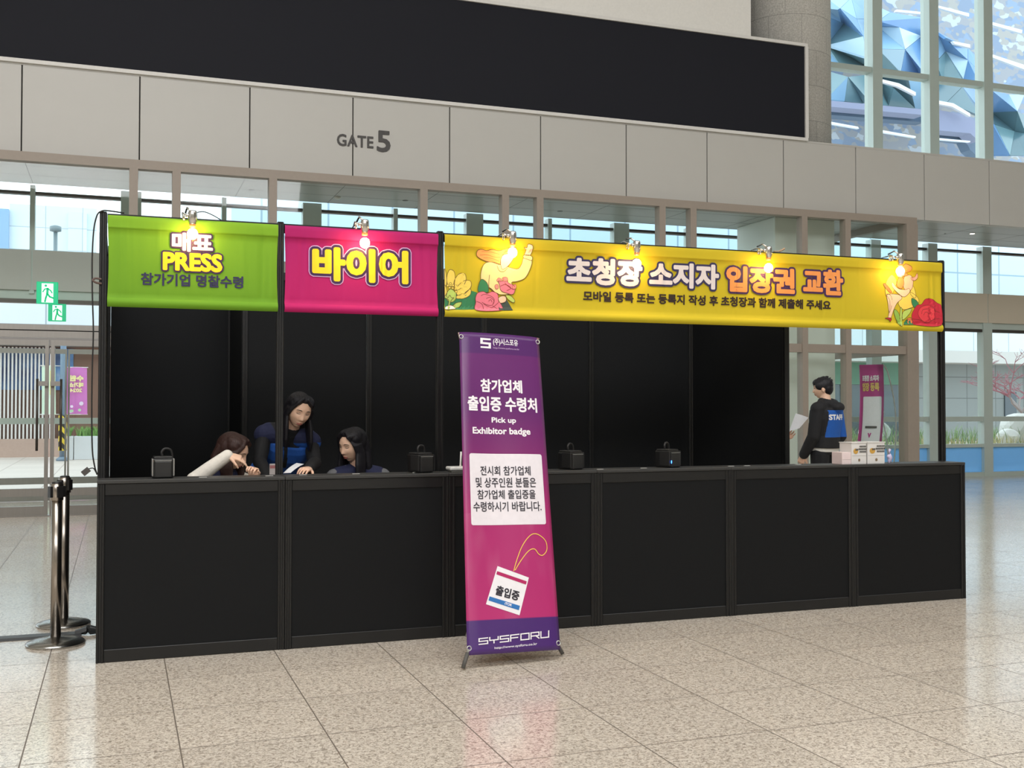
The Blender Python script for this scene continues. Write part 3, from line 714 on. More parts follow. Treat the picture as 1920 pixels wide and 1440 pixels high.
for l in ([(1690, 650), (1700, 615), (1750, 610), (1775, 650), (1750, 690)], [(1705, 660), (1720, 635), (1745, 640), (1740, 665)], [(1615, 690), (1680, 700), (1740, 735)], [(1790, 620), (1840, 640)], [(1740, 720), (1800, 690), (1850, 690)]): pr.line(l, z5, LN)
pr.build(yb, 'printed_artwork')

# ------------------------------------------------------------------ clip lamps
M_CHROME = mat('chrome', '#d5d2cc', .18, 1.0, .03); M_SOCK = mat('socket_amber', '#c98a5a', .5)
M_BULB = mat('bulb_glow', '#fff2d8', .5, emit='#ffcf86', estr=75)
lamps = [((363, 414), (361, 438), 'chrome clip lamp lit above the green banner'), ((684, 430), (684, 455), 'chrome clip lamp lit above the pink banner'), ((961, 451), (961, 473), 'chrome clip lamp lit over the face on the yellow banner'),
         ((1193, 468), (1194, 494), 'chrome clip lamp lit above the white headline letters'), ((1443, 478), (1441, 502), 'chrome clip lamp lit above the orange headline letters'), ((1684, 490), (1688, 508), 'chrome clip lamp lit at the right end by the seated figure')]
for (h, bpx, lab) in lamps:
    Yl = YP - .10
    B = at(bpx[0], bpx[1], Yl); H = at(h[0], h[1], Yl)
    top = HP - .005
    t = thing('clip_lamp', lab, 'lamp', (B.x, Yl, H.z), 'clip lamps along the banner tops')
    hz = max(H.z, B.z + .055)
    MB().lathe([(.004, .062), (.022, .058), (.026, .045), (.026, -.004), (.021, -.01), (.021, -.02), (.012, -.022)], (B.x, Yl, hz), 24).build('holder', M_CHROME, t)
    MB().lathe([(.016, .0), (.019, -.012), (.017, -.03)], (B.x, Yl, hz - .008), 20).build('socket', M_SOCK, t)
    MB().ball((B.x, Yl, B.z - .002), .030, .030, .033).build('bulb', M_BULB, t)
    # spring clip gripping the beam
    c = MB(); c.tube([(B.x - .03, Yl + .01, hz + .03), (B.x - .055, Yl + .04, hz + .05), (B.x - .05, YP - .012, top + .012), (B.x - .045, YP + .05, top + .010), (B.x - .045, YP + .052, top - .07)], .005, 8)
    c.tube([(B.x - .01, Yl, hz + .055), (B.x - .03, Yl + .03, hz + .08), (B.x - .035, YP - .01, top + .03)], .006, 8)
    c.tube([(B.x - .022, Yl, hz + .03), (B.x - .04, Yl, hz + .03)], .011, 12)
    sc_ = c.build('spring_clip', M_CHROME, t)
    c = MB()
    for kk in range(3):
        cc = Vector((B.x - .052 + .004 * kk, Yl + .03 + .012 * kk, hz + .025)); c.tube([cc + Vector((0, .016 * math.cos(a), .02 * math.sin(a))) for a in [2 * math.pi * i / 14 for i in range(15)]], .0028, 6)
    c.build('spring_coil', M_CHROME, sc_)
# cables
M_CABLE = mat('cable_black', '#1b1a1a', .5)
def curve_pts(pts, n=8):
    out = []
    for i in range(len(pts) - 1):
        p0 = Vector(pts[max(0, i - 1)]); p1 = Vector(pts[i]); p2 = Vector(pts[i + 1]); p3 = Vector(pts[min(len(pts) - 1, i + 2)])
        for k in range(n):
            t = k / n; out.append(.5 * ((2 * p1) + (p2 - p0) * t + (2 * p0 - 5 * p1 + 4 * p2 - p3) * t * t + (3 * p1 - p0 - 3 * p2 + p3) * t ** 3))
    out.append(Vector(pts[-1])); return out
t = thing('power_cable', 'black power cable hanging from the top of the left booth post', 'cable', (-.05, YP, 1.0))
pts = [(.1, YP + .02, HP + .006), (.01, YP + .02, HP + .014)] + [tuple(at(*q, YP - .01)) for q in ((190, 396), (182, 404), (176, 430), (173, 480), (173, 545), (175, 620), (173, 690), (172, 760), (173, 840), (177, 872), (182, 890))]
MB().tube(curve_pts(pts), .0045, 8).build('cable', M_CABLE, t)
e = at(161, 884, YP - .01)
MB().tube(curve_pts([tuple(at(180, 886, YP - .01)), tuple(at(175, 878, YP - .01)), tuple(at(166, 879, YP - .01))]), .003, 8).build('branch_wire', M_CABLE, t)
ax = (at(156, 888, YP - .01) - at(166, 880, YP - .01)).normalized(); az = Vector((0, 1, 0)); ay = ax.cross(az)
MB().obox(e, ax, ay, az, .022, .016, .012).build('plug', mat('plug_grey', '#4b4744', .5), t)
pts = [(-.02, YP - .01, 2.155), (-.05, YP - .01, 2.16), (-.066, YP - .02, 2.148), (-.05, YP - .02, 2.135), (-.02, YP - .01, 2.13)]
MB().tube(curve_pts(pts), .006, 8).build('cable_tie', mat('tie_brown', '#5c4a44', .6), t)
for (q, lab) in ((((367, 399), (382, 397), (400, 404), (418, 415)), 'thin black lamp wire arching behind the green banner top'),):
    t = MB().tube(curve_pts([tuple(at(*k, YP + .06)) for k in q]), .003, 8).build('lamp_wire', M_CABLE); tag(t, lab, 'wire')
p = at(1455, 470, YP + .03); t = MB().tube(curve_pts([(p.x - .02, YP + .03, HP + .004), (p.x + .03, YP + .03, HP + .008), (p.x + .075, YP + .03, HP + .03)]), [.004] * 8 + [.007] * 8 + [.003], 8).build('cord_loop', mat('tan_cord', '#b89878', .6)); tag(t, 'short tan cord lying on the beam beside the fifth lamp', 'cord')
# ------------------------------------------------------------------ outdoors
def grid_mat(name, c, joint, bw, rh, rough=.5, mortar=.012, axis='XZ', var=.05):
    m = bpy.data.materials.new(name); m.use_nodes = True; nt = m.node_tree; b = nt.nodes['Principled BSDF']; L = nt.links.new; N = nt.nodes.new
    g = N('ShaderNodeNewGeometry'); sx = N('ShaderNodeSeparateXYZ'); L(g.outputs['Position'], sx.inputs[0]); cb = N('ShaderNodeCombineXYZ')
    L(sx.outputs['XYZ'.index(axis[0])], cb.inputs[0]); L(sx.outputs['XYZ'.index(axis[1])], cb.inputs[1])
    br = N('ShaderNodeTexBrick'); br.offset = 0; br.inputs['Scale'].default_value = 1; br.inputs['Brick Width'].default_value = bw; br.inputs['Row Height'].default_value = rh; br.inputs['Mortar Size'].default_value = mortar
    k = lin(c); br.inputs['Color1'].default_value = tuple(min(1, v * (1 + var)) for v in k[:3]) + (1,); br.inputs['Color2'].default_value = tuple(v * (1 - var) for v in k[:3]) + (1,); br.inputs['Mortar'].default_value = lin(joint)
    L(cb.outputs[0], br.inputs['Vector']); L(br.outputs[0], b.inputs['Base Color']); b.inputs['Roughness'].default_value = rough
    return m
M_PAVE = grid_mat('paving_pink', '#d3c2b8', '#b3a096', 1.2, .6, .6, .015, 'XY')
M_PWALL = grid_mat('pale_panels', '#dfe8ee', '#a9b6bf', 1.9, 1.25, .45, .02)
M_STONE = grid_mat('grey_stone', '#8f9694', '#6c7270', 1.55, .9, .6, .02)
M_LIGHTC = mat('pale_concrete', '#cfcfca', .7); M_DKGL = mat('dark_glazing', '#3c4a52', .12, 0, .05, 2, spec=.8)
M_GREENB = mat('green_band', '#5f8c73', .5); M_BROWN = mat('brown_slats', '#7b5748', .65, 0, .2, 8, aniso=(8, 1, .3)); M_SLAT = mat('white_slats', '#e4dcd8', .5)
g = MB().box(-70, 140, 11.3, 160, -.3, -.02).build('ground', M_PAVE); g['kind'] = 'structure'
t = MB().box(-16, 34, 11.33, 13.1, 3.14, 3.5).build('canopy', M_LIGHTC); tag(t, 'long pale entrance canopy outside the glass front', 'canopy')

# left: slatted wall with a blue mural, seen through the doors
YL = on_floor(60, 857, -.02).y
def X(x, Y, y=760): return at(x, y, Y).x
def Z(y, Y, x): return at(x, y, Y).z
t = thing('slatted_wall', 'brown wall with white vertical slats and a blue mural, seen through the left doors', 'wall', (X(50, YL), YL, 0))
xl, xr = X(-60, YL), X(108, YL)
MB().box(xl - 8, xr + 14, YL + .3, YL + .5, 0, 3.2).build('backing', M_BROWN, t)
def mural_mat():
    m = bpy.data.materials.new('blue_mural'); m.use_nodes = True; nt = m.node_tree; b = nt.nodes['Principled BSDF']; L = nt.links.new; N = nt.nodes.new
    tc = N('ShaderNodeTexCoord'); n = N('ShaderNodeTexNoise'); n.inputs['Scale'].default_value = 1.1; n.inputs['Detail'].default_value = 4; L(tc.outputs['Object'], n.inputs['Vector'])
    cr = N('ShaderNodeValToRGB'); e = cr.color_ramp.elements; e[0].position = .35; e[0].color = lin('#2d4b86'); e[1].position = .62; e[1].color = lin('#6d9fd8'); k = e.new(.72); k.color = lin('#c9d6e2')
    L(n.outputs['Fac'], cr.inputs[0]); L(cr.outputs[0], b.inputs['Base Color']); b.inputs['Roughness'].default_value = .6; return m
MB().box(xl - 8, xr + .4, YL + .26, YL + .3, 1.9, 3.1).build('mural', mural_mat(), t)
s = MB(); n = int((xr - xl + 6) / .1)
for i in range(n): s.box(xl - 6 + i * .1, xl - 6 + i * .1 + .045, YL, YL + .06, .5, 3.12)
s.build('slats', M_SLAT, t)
MB().box(xl - 8, xr + 14, YL - .05, YL + .3, -.02, .5).build('base_wall', mat('pink_brick', '#c0a193', .7, 0, .12, 20), t)
MB().box(xl - 8, xr + 14, YL - .3, YL + .5, 3.15, 3.42).build('lintel', mat('lintel_bronze', '#7d746c', .5), t)
MB().box(xl - 8, xr + 14, YL - .25, YL + .5, 3.42, 5.2).build('upper_panels', M_PWALL, t)

# flags, pole, planters
M_MAG = mat('flag_magenta', '#d676c4', .6); M_MINT = mat('flag_mint', '#dcefd9', .6)
YG = YL - 2.6; PXX = X(118, YG)
def flag(lab, x0, y0, x1, y1, m):
    a, b = at(x0, y1, YG), at(x1, y0, YG)
    t = thing('street_banner', lab, 'banner', ((a.x + b.x) / 2, YG, a.z), 'banners on the street pole')
    q = MB(); n = 10; q.smooth = True; vs = []; fs = []
    for j in range(n + 1):
        for i in range(n + 1):
            u, v = i / n, j / n; vs.append((a.x + (b.x - a.x) * u + .02 * (1 - v), YG + .03 * math.sin(u * 5 + v * 2), a.z + (b.z - a.z) * v))
    for j in range(n):
        for i in range(n): k = j * (n + 1) + i; fs.append((k, k + 1, k + n + 2, k + n + 1))
    q.add(vs, fs); q.build('cloth', m, t)
    xa, xb = (PXX + .06, b.x + .03) if a.x > PXX else (a.x - .03, PXX - .06)
    for z, nm in ((b.z, 'top_bar'), (a.z, 'bottom_bar')): MB().tube([(xa, YG, z), (xb, YG, z)], .012, 8).build(nm, M_SLAT, t)
    return t, (a, b), lambda u, v, d: Vector((u, YG - .07 - d, v))
t, (a, b), PF = flag('magenta street banner with yellow lettering seen from behind', 123, 689, 163, 777, M_MAG)
w_ = b.x - a.x; h_ = b.z - a.z; FYL = mat('flag_yellow', '#f3e7a0', .6)
lettering('수원', (a.x + .2 * w_, a.x + .85 * w_, a.z + .70 * h_, a.z + .83 * h_), PF, FYL, t, .05, mirror=True)
lettering('메가쇼', (a.x + .14 * w_, a.x + .84 * w_, a.z + .57 * h_, a.z + .68 * h_), PF, FYL, t, .05, mirror=True)
lettering('2024', (a.x + .2 * w_, a.x + .78 * w_, a.z + .47 * h_, a.z + .55 * h_), PF, FYL, t, .04, mirror=True)
rr = random.Random(4)
for i in range(7):
    q = MB(); c = Vector((a.x + w_ * rr.uniform(.15, .8), YG - .075 - .002 * i, a.z + h_ * rr.uniform(.05, .27))); r_ = rr.uniform(.03, .06); q.add([c + Vector((r_ * math.cos(k), 0, r_ * math.sin(k))) for k in [2 * math.pi * j / 10 for j in range(10)]], [tuple(range(10))])
    q.build('printed_flower', mat('flag_pale', '#ead5ea', .6) if i % 2 else mat('flag_green', '#b7d6b2', .6), t)
t, (a, b), PF = flag('pale mint street banner left of the magenta one, printed in yellow', 77, 686, 104, 777, M_MINT)
w_ = b.x - a.x; h_ = b.z - a.z
q = MB(); q.box(a.x + w_ * .62, a.x + w_ * .97, YG - .076, YG - .07, a.z + h_ * .4, a.z + h_ * .9); q.build('printed_strip', mat('flag_strip', '#e8e29a', .6), t)
YPO = YL - 2.6
pxx = X(118, YPO); t = thing('street_pole', 'slim blue grey street pole with a yellow and black striped pad', 'pole', (pxx, YPO, 0))
MB().tube([(pxx, YPO, -.02), (pxx, YPO, 3.1)], .075, 16).build('shaft', mat('pole_blue_grey', '#6f8296', .5), t)
MB().lathe([(.16, -.02), (.16, .03), (.08, .09)], (pxx, YPO, 0), 20).build('foot', MATS['pole_blue_grey'], t)
def stripe_mat():
    m = bpy.data.materials.new('hazard_stripes'); m.use_nodes = True; nt = m.node_tree; b = nt.nodes['Principled BSDF']; L = nt.links.new; N = nt.nodes.new
    tc = N('ShaderNodeTexCoord'); wv = N('ShaderNodeTexWave'); wv.bands_direction = 'DIAGONAL'; wv.inputs['Scale'].default_value = 2.2; L(tc.outputs['Object'], wv.inputs['Vector'])
    cr = N('ShaderNodeValToRGB'); cr.color_ramp.interpolation = 'CONSTANT'; cr.color_ramp.elements[0].color = lin('#26241f'); cr.color_ramp.elements[1].position = .5; cr.color_ramp.elements[1].color = lin('#e7c634')
    L(wv.outputs['Fac'], cr.inputs[0]); L(cr.outputs[0], b.inputs['Base Color']); return m
MB().lathe([(.1, .25), (.105, .26), (.105, 1.18), (.1, 1.19)], (pxx, YPO, 0), 20).build('striped_pad', stripe_mat(), t)
M_PLANT = mat('planter_white', '#e3e4e8', .5); M_GRASS = mat('grass_green', '#7fae55', .7, 0, .25, 9)
def grass(c, rx, ry, h, n, m, parent, name='grass', seed=1):
    q = MB(); rr = random.Random(seed)
    for _ in range(n):
        p = Vector((c[0] + rr.uniform(-rx, rx), c[1] + rr.uniform(-ry, ry), c[2])); a = rr.uniform(0, 6.28); l = h * rr.uniform(.5, 1); b = Vector((math.cos(a), math.sin(a), 0)); w = Vector((-b.y, b.x, 0)) * .008 * (1 + h)
        q.add([p - w, p + w, p + b * l * .25 + Vector((0, 0, l * .7)) + w * .7, p + b * l * .25 + Vector((0, 0, l * .7)) - w * .7, p + b * l * .55 + Vector((0, 0, l))], [(0, 1, 2, 3), (3, 2, 4)])
    return q.build(name, m, parent)
for (x0, x1, lab) in ((121, 138, 'white planter box with green grass beside the striped pole'), (139.5, 200, 'longer white planter box with green grass behind the booth edge')):
    Yp = YL - 2.2; xa, xb = X(x0, Yp), X(x1, Yp); t = thing('planter', lab, 'planter', ((xa + xb) / 2, Yp, 0), 'white planters outside')
    bx_ = MB().rbox(xa, xb, Yp, Yp + .6, -.02, .62, .015, 2).build('box', M_PLANT, t)
    grass(((xa + xb) / 2, Yp + .3, .6), (xb - xa) / 2 - .08, .22, .32, 260, M_GRASS, bx_, seed=int(x0))['kind'] = 'stuff'

# pale tower seen through the clerestory at the left, street lamp
t = thing('office_building', 'pale blue panelled building seen through the clerestory at the left', 'building', (-12, 58, 0))
MB().box(X(14, 58), X(178, 58), 58, 70, 0, Z(384, 58, 60)).build('facade', M_PWALL, t)
MB().box(X(-160, 58), X(14, 58), 57.6, 70, 0, Z(393, 58, 0)).build('blue_panel', mat('tower_blue', '#8fb0d4', .4), t)
MB().box(X(125, 57.9), X(160, 57.9), 57.7, 58, 0, Z(395, 58, 60)).build('rib', M_PWALL, t)
t = thing('street_lamp', 'thin grey street lamp before the pale building, seen through the clerestory', 'lamp post', (X(101, 30), 30, 0))
xx = X(101, 30); zt = Z(432, 30, 101)
MB().tube([(xx, 30, 0), (xx, 30, zt)], .06, 10).build('shaft', mat('lamp_grey', '#7f8d93', .5), t); MB().lathe([(.06, zt - .05), (.17, zt - .02), (.17, zt + .12), (.05, zt + .16)], (xx, 30, 0), 16).build('lamp_head', MATS['lamp_grey'], t)

# right: low wing across the garden
YR = 30
def XR(x, y=700): return at(x, y, YR).x
t = thing('low_building', 'long pale building with a grey stone ground floor across the garden', 'building', (XR(1800), YR, 0))
x0, x1, x2 = XR(1470), XR(1722), 75
MB().box(x0 - 20, x2, YR, YR + 12, 3.75, 5.6).build('upper_wall', M_PWALL, t)
MB().box(x0 - 20, x2, YR - .9, YR + .6, 3.25, 3.75).build('canopy_edge', M_LIGHTC, t)
MB().box(x1, x2, YR + .3, YR + 11, -.02, 3.25).build('stone_wall', M_STONE, t)
MB().box(x0 - 20, x1, YR + .2, YR + 11, 2.35, 3.25).build('green_band', M_GREENB, t)
MB().box(x0 - 20, x1, YR + .4, YR + 11, -.02, 2.35).build('dark_glazing', M_DKGL, t)
for i in range(9):
    if x0 - 11.8 + i * 3.0 < x1: MB().box(x0 - 12 + i * 3.0, x0 - 11.85 + i * 3.0, YR + .3, YR + .45, -.02, 2.35).build('glazing_post', M_LIGHTC, t)
for (xa, ya, xb, yb) in ((1893, 735, 1914, 792),):
    p, q = at(xa, yb, YR), at(xb, ya, YR); MB().box(p.x, q.x, YR + .24, YR + .4, -.02, q.z).build('dark_door', M_DKGL, t)
t = thing('tall_glass_block', 'tall pale glass block above the low wing, behind the clerestory at the right', 'building', (60, 46, 0))
MB().box(5, 95, 46, 60, 0, 11.5).build('facade', grid_mat('glass_block', '#c6dbe8', '#93aab8', 3.2, 2.4, .3, .05), t)

# garden strip
M_EARTH = mat('planting_soil', '#8a8067', .9, 0, .2, 5); M_HEDGE = mat('hedge_green', '#7c9462', .8, 0, .3, 6); M_DRY = mat('dry_grass', '#b7ad7f', .8, 0, .25, 6)
g = MB().box(9, 60, 14.5, 19, -.02, .36).build('planting_bed', mat('bed_kerb', '#c9c6bd', .8)); tag(g, 'raised planting bed in front of the low wing', 'planting bed')
t = grass((26, 16.9, .36), 15, 1.5, .62, 2600, M_HEDGE, None, 'ornamental_grass', 11); tag(t, 'green ornamental grasses growing along the planting bed', 'grass', kind='stuff')
t = grass((26, 14.9, .36), 15, .3, .42, 1800, M_DRY, None, 'dry_grass', 12); tag(t, 'straw coloured grass along the front of the planting bed', 'grass', kind='stuff')
M_ROCK = mat('white_rock', '#dad8d2', .9, 0, .1, 4, .4)
def rock(c, r, lab, seed):
    rr = random.Random(seed); bm = bmesh.new(); bmesh.ops.create_icosphere(bm, subdivisions=3, radius=1)
    pl = [(Vector((rr.gauss(0, 1), rr.gauss(0, 1), rr.gauss(0, 1))).normalized(), rr.uniform(.6, .9)) for _ in range(12)]
    for v in bm.verts:
        for (n, d) in pl:
            k = v.co.dot(n)
            if k > d: v.co -= n * (k - d)
        v.co = Vector((v.co.x * r, v.co.y * r * .8, v.co.z * r * .75)) + Vector(c)
    t = MB().bm(bm).build('boulder', M_ROCK); tag(t, lab, 'rock', 'boulders in the garden')
for (x, y, Y, r, lab, sd) in ((1912, 806, 16.2, .62, 'big white boulder at the right edge of the garden', 1), (1890, 822, 15.6, .34, 'small white boulder beside the big one', 2), (1640, 812, 17, .45, 'white boulder seen through the lobby glass', 3)):
    p = at(x, y, Y); rock((p.x, Y, max(.36, p.z)), r, lab, sd)
# bare reddish tree
M_BARK = mat('bark_grey', '#9a8f8b', .8); M_TWIG = mat('reddish_twigs', '#a06a72', .8)
tx = at(1914, 760, 22); t = thing('maple_tree', 'young tree with reddish twigs at the right edge of the garden', 'tree', (tx.x, 22, 0))
rr = random.Random(5); tr = MB(); tw = MB()
def branch(p, d, l, r, depth):
    q = p + d * l; mid = p + d * l * .5 + Vector((rr.uniform(-1, 1), rr.uniform(-1, 1), rr.uniform(-.4, .6))) * l * .08
    (tr if depth < 2 else tw).tube([p, mid, q], [r, r * .85, r * .65], 6, False)
    if depth == 5: return
    for i in range(3 if depth else 4):
        a = rr.uniform(0, 6.28); s = rr.uniform(.5, 1.0)
        nd = (d * .7 + Vector((math.cos(a) * s, math.sin(a) * s, rr.uniform(-.15, .35)))).normalized()
        branch(q, nd, l * rr.uniform(.55, .8), r * .62, depth + 1)
branch(Vector((tx.x, 22, 0)), Vector((.03, 0, 1)), 1.25, .07, 0)
tr.build('trunk', M_BARK, t); tw.build('twigs', M_TWIG, t)

# faceted glass building beyond the upper curtain wall
YU = 27
def z7(x, y): return (1540 + x / 4.8, y / 4.8)
t = thing('faceted_building', 'blue faceted glass building seen through the upper curtain wall', 'building', (45, YU, 10))
def tri_mat():
    m = bpy.data.materials.new('patterned_facade'); m.use_nodes = True; nt = m.node_tree; b = nt.nodes['Principled BSDF']; L = nt.links.new; N = nt.nodes.new
    g = N('ShaderNodeNewGeometry'); mp = N('ShaderNodeMapping'); mp.inputs['Rotation'].default_value = (0, .5, 0); mp.inputs['Scale'].default_value = (2.6, 0.01, 4.2); L(g.outputs['Position'], mp.inputs[0])
    v = N('ShaderNodeTexVoronoi'); v.distance = 'MANHATTAN'; v.inputs['Scale'].default_value = 1.0; L(mp.outputs[0], v.inputs['Vector'])
    sp = N('ShaderNodeSeparateColor'); L(v.outputs['Color'], sp.inputs[0])
    cr = N('ShaderNodeValToRGB'); cr.color_ramp.interpolation = 'CONSTANT'; e = cr.color_ramp.elements; e[0].color = lin('#8495ae'); e[1].position = .25; e[1].color = lin('#9b9ea6')
    for p_, c_ in ((.55, '#a7a6a4'), (.78, '#8a9fbb'), (.93, '#bcc4cd')): k = e.new(p_); k.color = lin(c_)
    L(sp.outputs[0], cr.inputs[0]); L(cr.outputs[0], b.inputs['Base Color']); b.inputs['Roughness'].default_value = .35; return m
p, q = at(1480, 330, YU + 2.5), at(2100, -120, YU + 2.5)
MB().box(p.x, q.x, YU + 2.5, YU + 2.7, p.z, q.z).build('patterned_wall', tri_mat(), t)
FM = [mat('facet_pale', '#bddaec', .25, 0, .03, 1, spec=.7), mat('facet_light_blue', '#94bedd', .25, 0, .04, 1, spec=.7), mat('facet_blue', '#729dcc', .25, 0, .05, 1, spec=.7), mat('facet_teal', '#6f939c', .2, 0, .18, .8, spec=.8), mat('facet_dark', '#587984', .2, 0, .22, .8, spec=.8)]  # pale to dark tones paint each facet's differing reflection into its base colour
TR = [([(50, 405), (205, 210), (378, 325)], 3), ([(50, 405), (378, 325), (415, 518)], 0), ([(50, 405), (415, 518), (415, 600), (175, 595)], 3), ([(30, 405), (175, 595), (30, 592)], 1), ([(30, 140), (205, 210), (50, 405), (30, 405)], 1), ([(30, 60), (170, 80), (205, 210), (30, 140)], 0), ([(170, 75), (320, 170), (378, 325), (205, 210)], 2),
      ([(170, 75), (270, -20), (320, 170)], 1), ([(270, -20), (440, -30), (440, 170), (320, 170)], 1), ([(320, 170), (440, 170), (440, 300), (378, 325)], 1), ([(30, -30), (270, -20), (170, 75), (30, 60)], 1), ([(378, 325), (510, 240), (510, 440), (415, 518)], 1),
      ([(510, 240), (755, 445), (510, 440)], 1), ([(510, 240), (700, 245), (755, 445)], 0), ([(700, 245), (905, 325), (755, 445)], 0), ([(510, 440), (755, 445), (715, 655)], 0), ([(755, 445), (905, 325), (950, 690), (890, 690)], 2), ([(755, 445), (890, 690), (715, 655)], 2), ([(510, 440), (715, 655), (510, 640), (415, 600), (415, 518)], 3),
      ([(510, 60), (620, 110), (510, 190)], 1), ([(510, 190), (620, 110), (930, 160), (905, 325), (700, 245), (510, 240)], 2), ([(950, 250), (1040, 280), (1120, 462), (1030, 560), (950, 690), (905, 325)], 1), ([(1040, 280), (1125, 340), (1320, 430), (1320, 540), (1120, 462)], 2),
      ([(1120, 462), (1275, 725), (1100, 740), (1030, 560)], 3), ([(1120, 462), (1320, 540), (1280, 712)], 0), ([(1320, 540), (1420, 640), (1420, 750), (1280, 712)], 2), ([(1320, 430), (1420, 540), (1420, 640), (1320, 540)], 2),
      ([(30, 630), (240, 690), (45, 890)], 3), ([(240, 690), (380, 930), (210, 912)], 3), ([(240, 690), (210, 912), (45, 890)], 1), ([(240, 690), (430, 670), (430, 910), (380, 930)], 3), ([(510, 700), (650, 790), (605, 950), (520, 950)], 3), ([(650, 790), (845, 975), (605, 950)], 3), ([(510, 690), (780, 700), (845, 975), (650, 790)], 4), ([(780, 700), (930, 740), (925, 985), (845, 975)], 1),
      ([(1030, 740), (1270, 780), (1130, 920), (1030, 900)], 4), ([(1270, 780), (1420, 980), (1420, 1040), (1130, 920)], 4), ([(1270, 780), (1420, 790), (1420, 980)], 2), ([(1530, 810), (1690, 850), (1765, 1000), (1530, 1010)], 2), ([(1690, 850), (1830, 850), (1765, 1000)], 0), ([(1765, 1000), (1840, 1040), (1840, 1200), (1740, 1180)], 4), ([(1530, 1010), (1765, 1000), (1740, 1180), (1560, 1120)], 4), ([(1560, 1120), (1740, 1180), (1700, 1400)], 3), ([(1740, 1180), (1840, 1200), (1840, 1400), (1700, 1400)], 4), ([(1530, 1100), (1560, 1120), (1700, 1400), (1530, 1400)], 2)]
jd = {}; rr = random.Random(2)
for poly, mi in TR:
    P_ = []
    for v in poly:
        if v not in jd: jd[v] = rr.uniform(-.9, .9)
        P_.append(at(*z7(*v), YU + jd[v]))
    c = sum(P_, Vector()) / len(P_)
    k = MB(); n = len(P_); Q_ = [c + (p - c) * .985 for p in P_]; back = [p + Vector((0, .15, 0)) for p in Q_]
    k.add(Q_ + back, [(i, (i + 1) % n, n + (i + 1) % n, n + i) for i in range(n)] + [tuple(range(n))] if n == 3 else [(i, (i + 1) % n, n + (i + 1) % n, n + i) for i in range(n)] + [(0, i, i + 1) for i in range(1, n - 1)])
    k.build('glass_facet', FM[mi], t)
def ubar(pts, m, name, y0, dpt=.5):
    P_ = [at(*z7(*v), y0) for v in pts]; MB().prism(P_, (0, dpt, 0)).build(name, m, t)
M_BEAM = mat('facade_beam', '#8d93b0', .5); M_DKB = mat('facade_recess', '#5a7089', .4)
ubar([(20, 900), (930, 985), (930, 1035), (20, 955)], M_BEAM, 'ledge', YU - .9, .6)
ubar([(20, 957), (930, 1037), (930, 1100), (20, 1030)], M_DKB, 'recess', YU - .2)
ubar([(1020, 985), (1330, 1035), (1420, 1130), (1420, 1270), (1340, 1200), (1020, 1170)], M_BEAM, 'ledge', YU - .9, .6)
ubar([(1020, 1172), (1340, 1202), (1420, 1272), (1420, 1420), (1340, 1350), (1300, 1270), (1020, 1235)], M_DKB, 'recess', YU - .2)
M_REFL = mat('reflection_white', '#eef4fa', .4)  # pale bands standing in for light reflected on the window panes
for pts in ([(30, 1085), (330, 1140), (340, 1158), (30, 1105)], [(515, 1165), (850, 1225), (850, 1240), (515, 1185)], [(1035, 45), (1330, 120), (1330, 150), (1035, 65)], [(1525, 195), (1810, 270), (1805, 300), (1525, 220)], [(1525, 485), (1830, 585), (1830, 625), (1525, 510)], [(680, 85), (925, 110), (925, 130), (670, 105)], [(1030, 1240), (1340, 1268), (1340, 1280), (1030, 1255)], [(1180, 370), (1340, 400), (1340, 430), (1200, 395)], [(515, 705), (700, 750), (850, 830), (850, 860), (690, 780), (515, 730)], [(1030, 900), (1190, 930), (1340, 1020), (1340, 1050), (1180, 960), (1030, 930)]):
    ubar(pts, M_REFL, 'reflection_band', YU - 1.3, .12)
# ------------------------------------------------------------------ exhibitor badge stand (X-banner)
BL, BR, TL, TR_ = at_depth(877, 1229, 5.86), at_depth(1052, 1218, 6.08), at_depth(862, 622, 6.34), at_depth(1011, 633, 6.57)
xs_ = thing('banner_stand', 'purple and pink banner stand for exhibitor badge pick-up in front of the counter', 'banner stand', ((BL.x + BR.x) / 2, (BL.y + BR.y) / 2, 0))
XN = (BR - BL).cross(TL - BL).normalized()
if XN.y > 0: XN = -XN
def PX(u, v, d):                          # u,v in 0..1 from the lower left corner
    a = BL + (BR - BL) * u; b = TL + (TR_ - TL) * u
    p = a + (b - a) * v
    sag = .012 * math.sin(math.pi * u) * (1 - 1.2 * math.sin(math.pi * v)) + .006 * math.sin(math.pi * v) * math.cos(u * 7 + 1)
    edge = -.010 * math.exp(-(u / .05) ** 2) - .010 * math.exp(-((1 - u) / .05) ** 2)
    return p + XN * (sag + edge + d)
def uvx(x, y):                            # where a photograph pixel falls on the sheet
    d = px(x, y); 
    u = v = .5
    for _ in range(30):
        def scr(u, v):
            q = PX(u, v, 0) - CAM; z = q.dot(fw); return 960 + FPX * q.dot(rt) / z, 720 - FPX * q.dot(upv) / z
        a = scr(u, v); b = scr(u + .001, v); c = scr(u, v + .001)
        J = ((b[0] - a[0]) / .001, (c[0] - a[0]) / .001, (b[1] - a[1]) / .001, (c[1] - a[1]) / .001); ex, ey = x - a[0], y - a[1]; D = J[0] * J[3] - J[1] * J[2]
        u += (ex * J[3] - ey * J[1]) / D; v += (ey * J[0] - ex * J[2]) / D
    return u, v
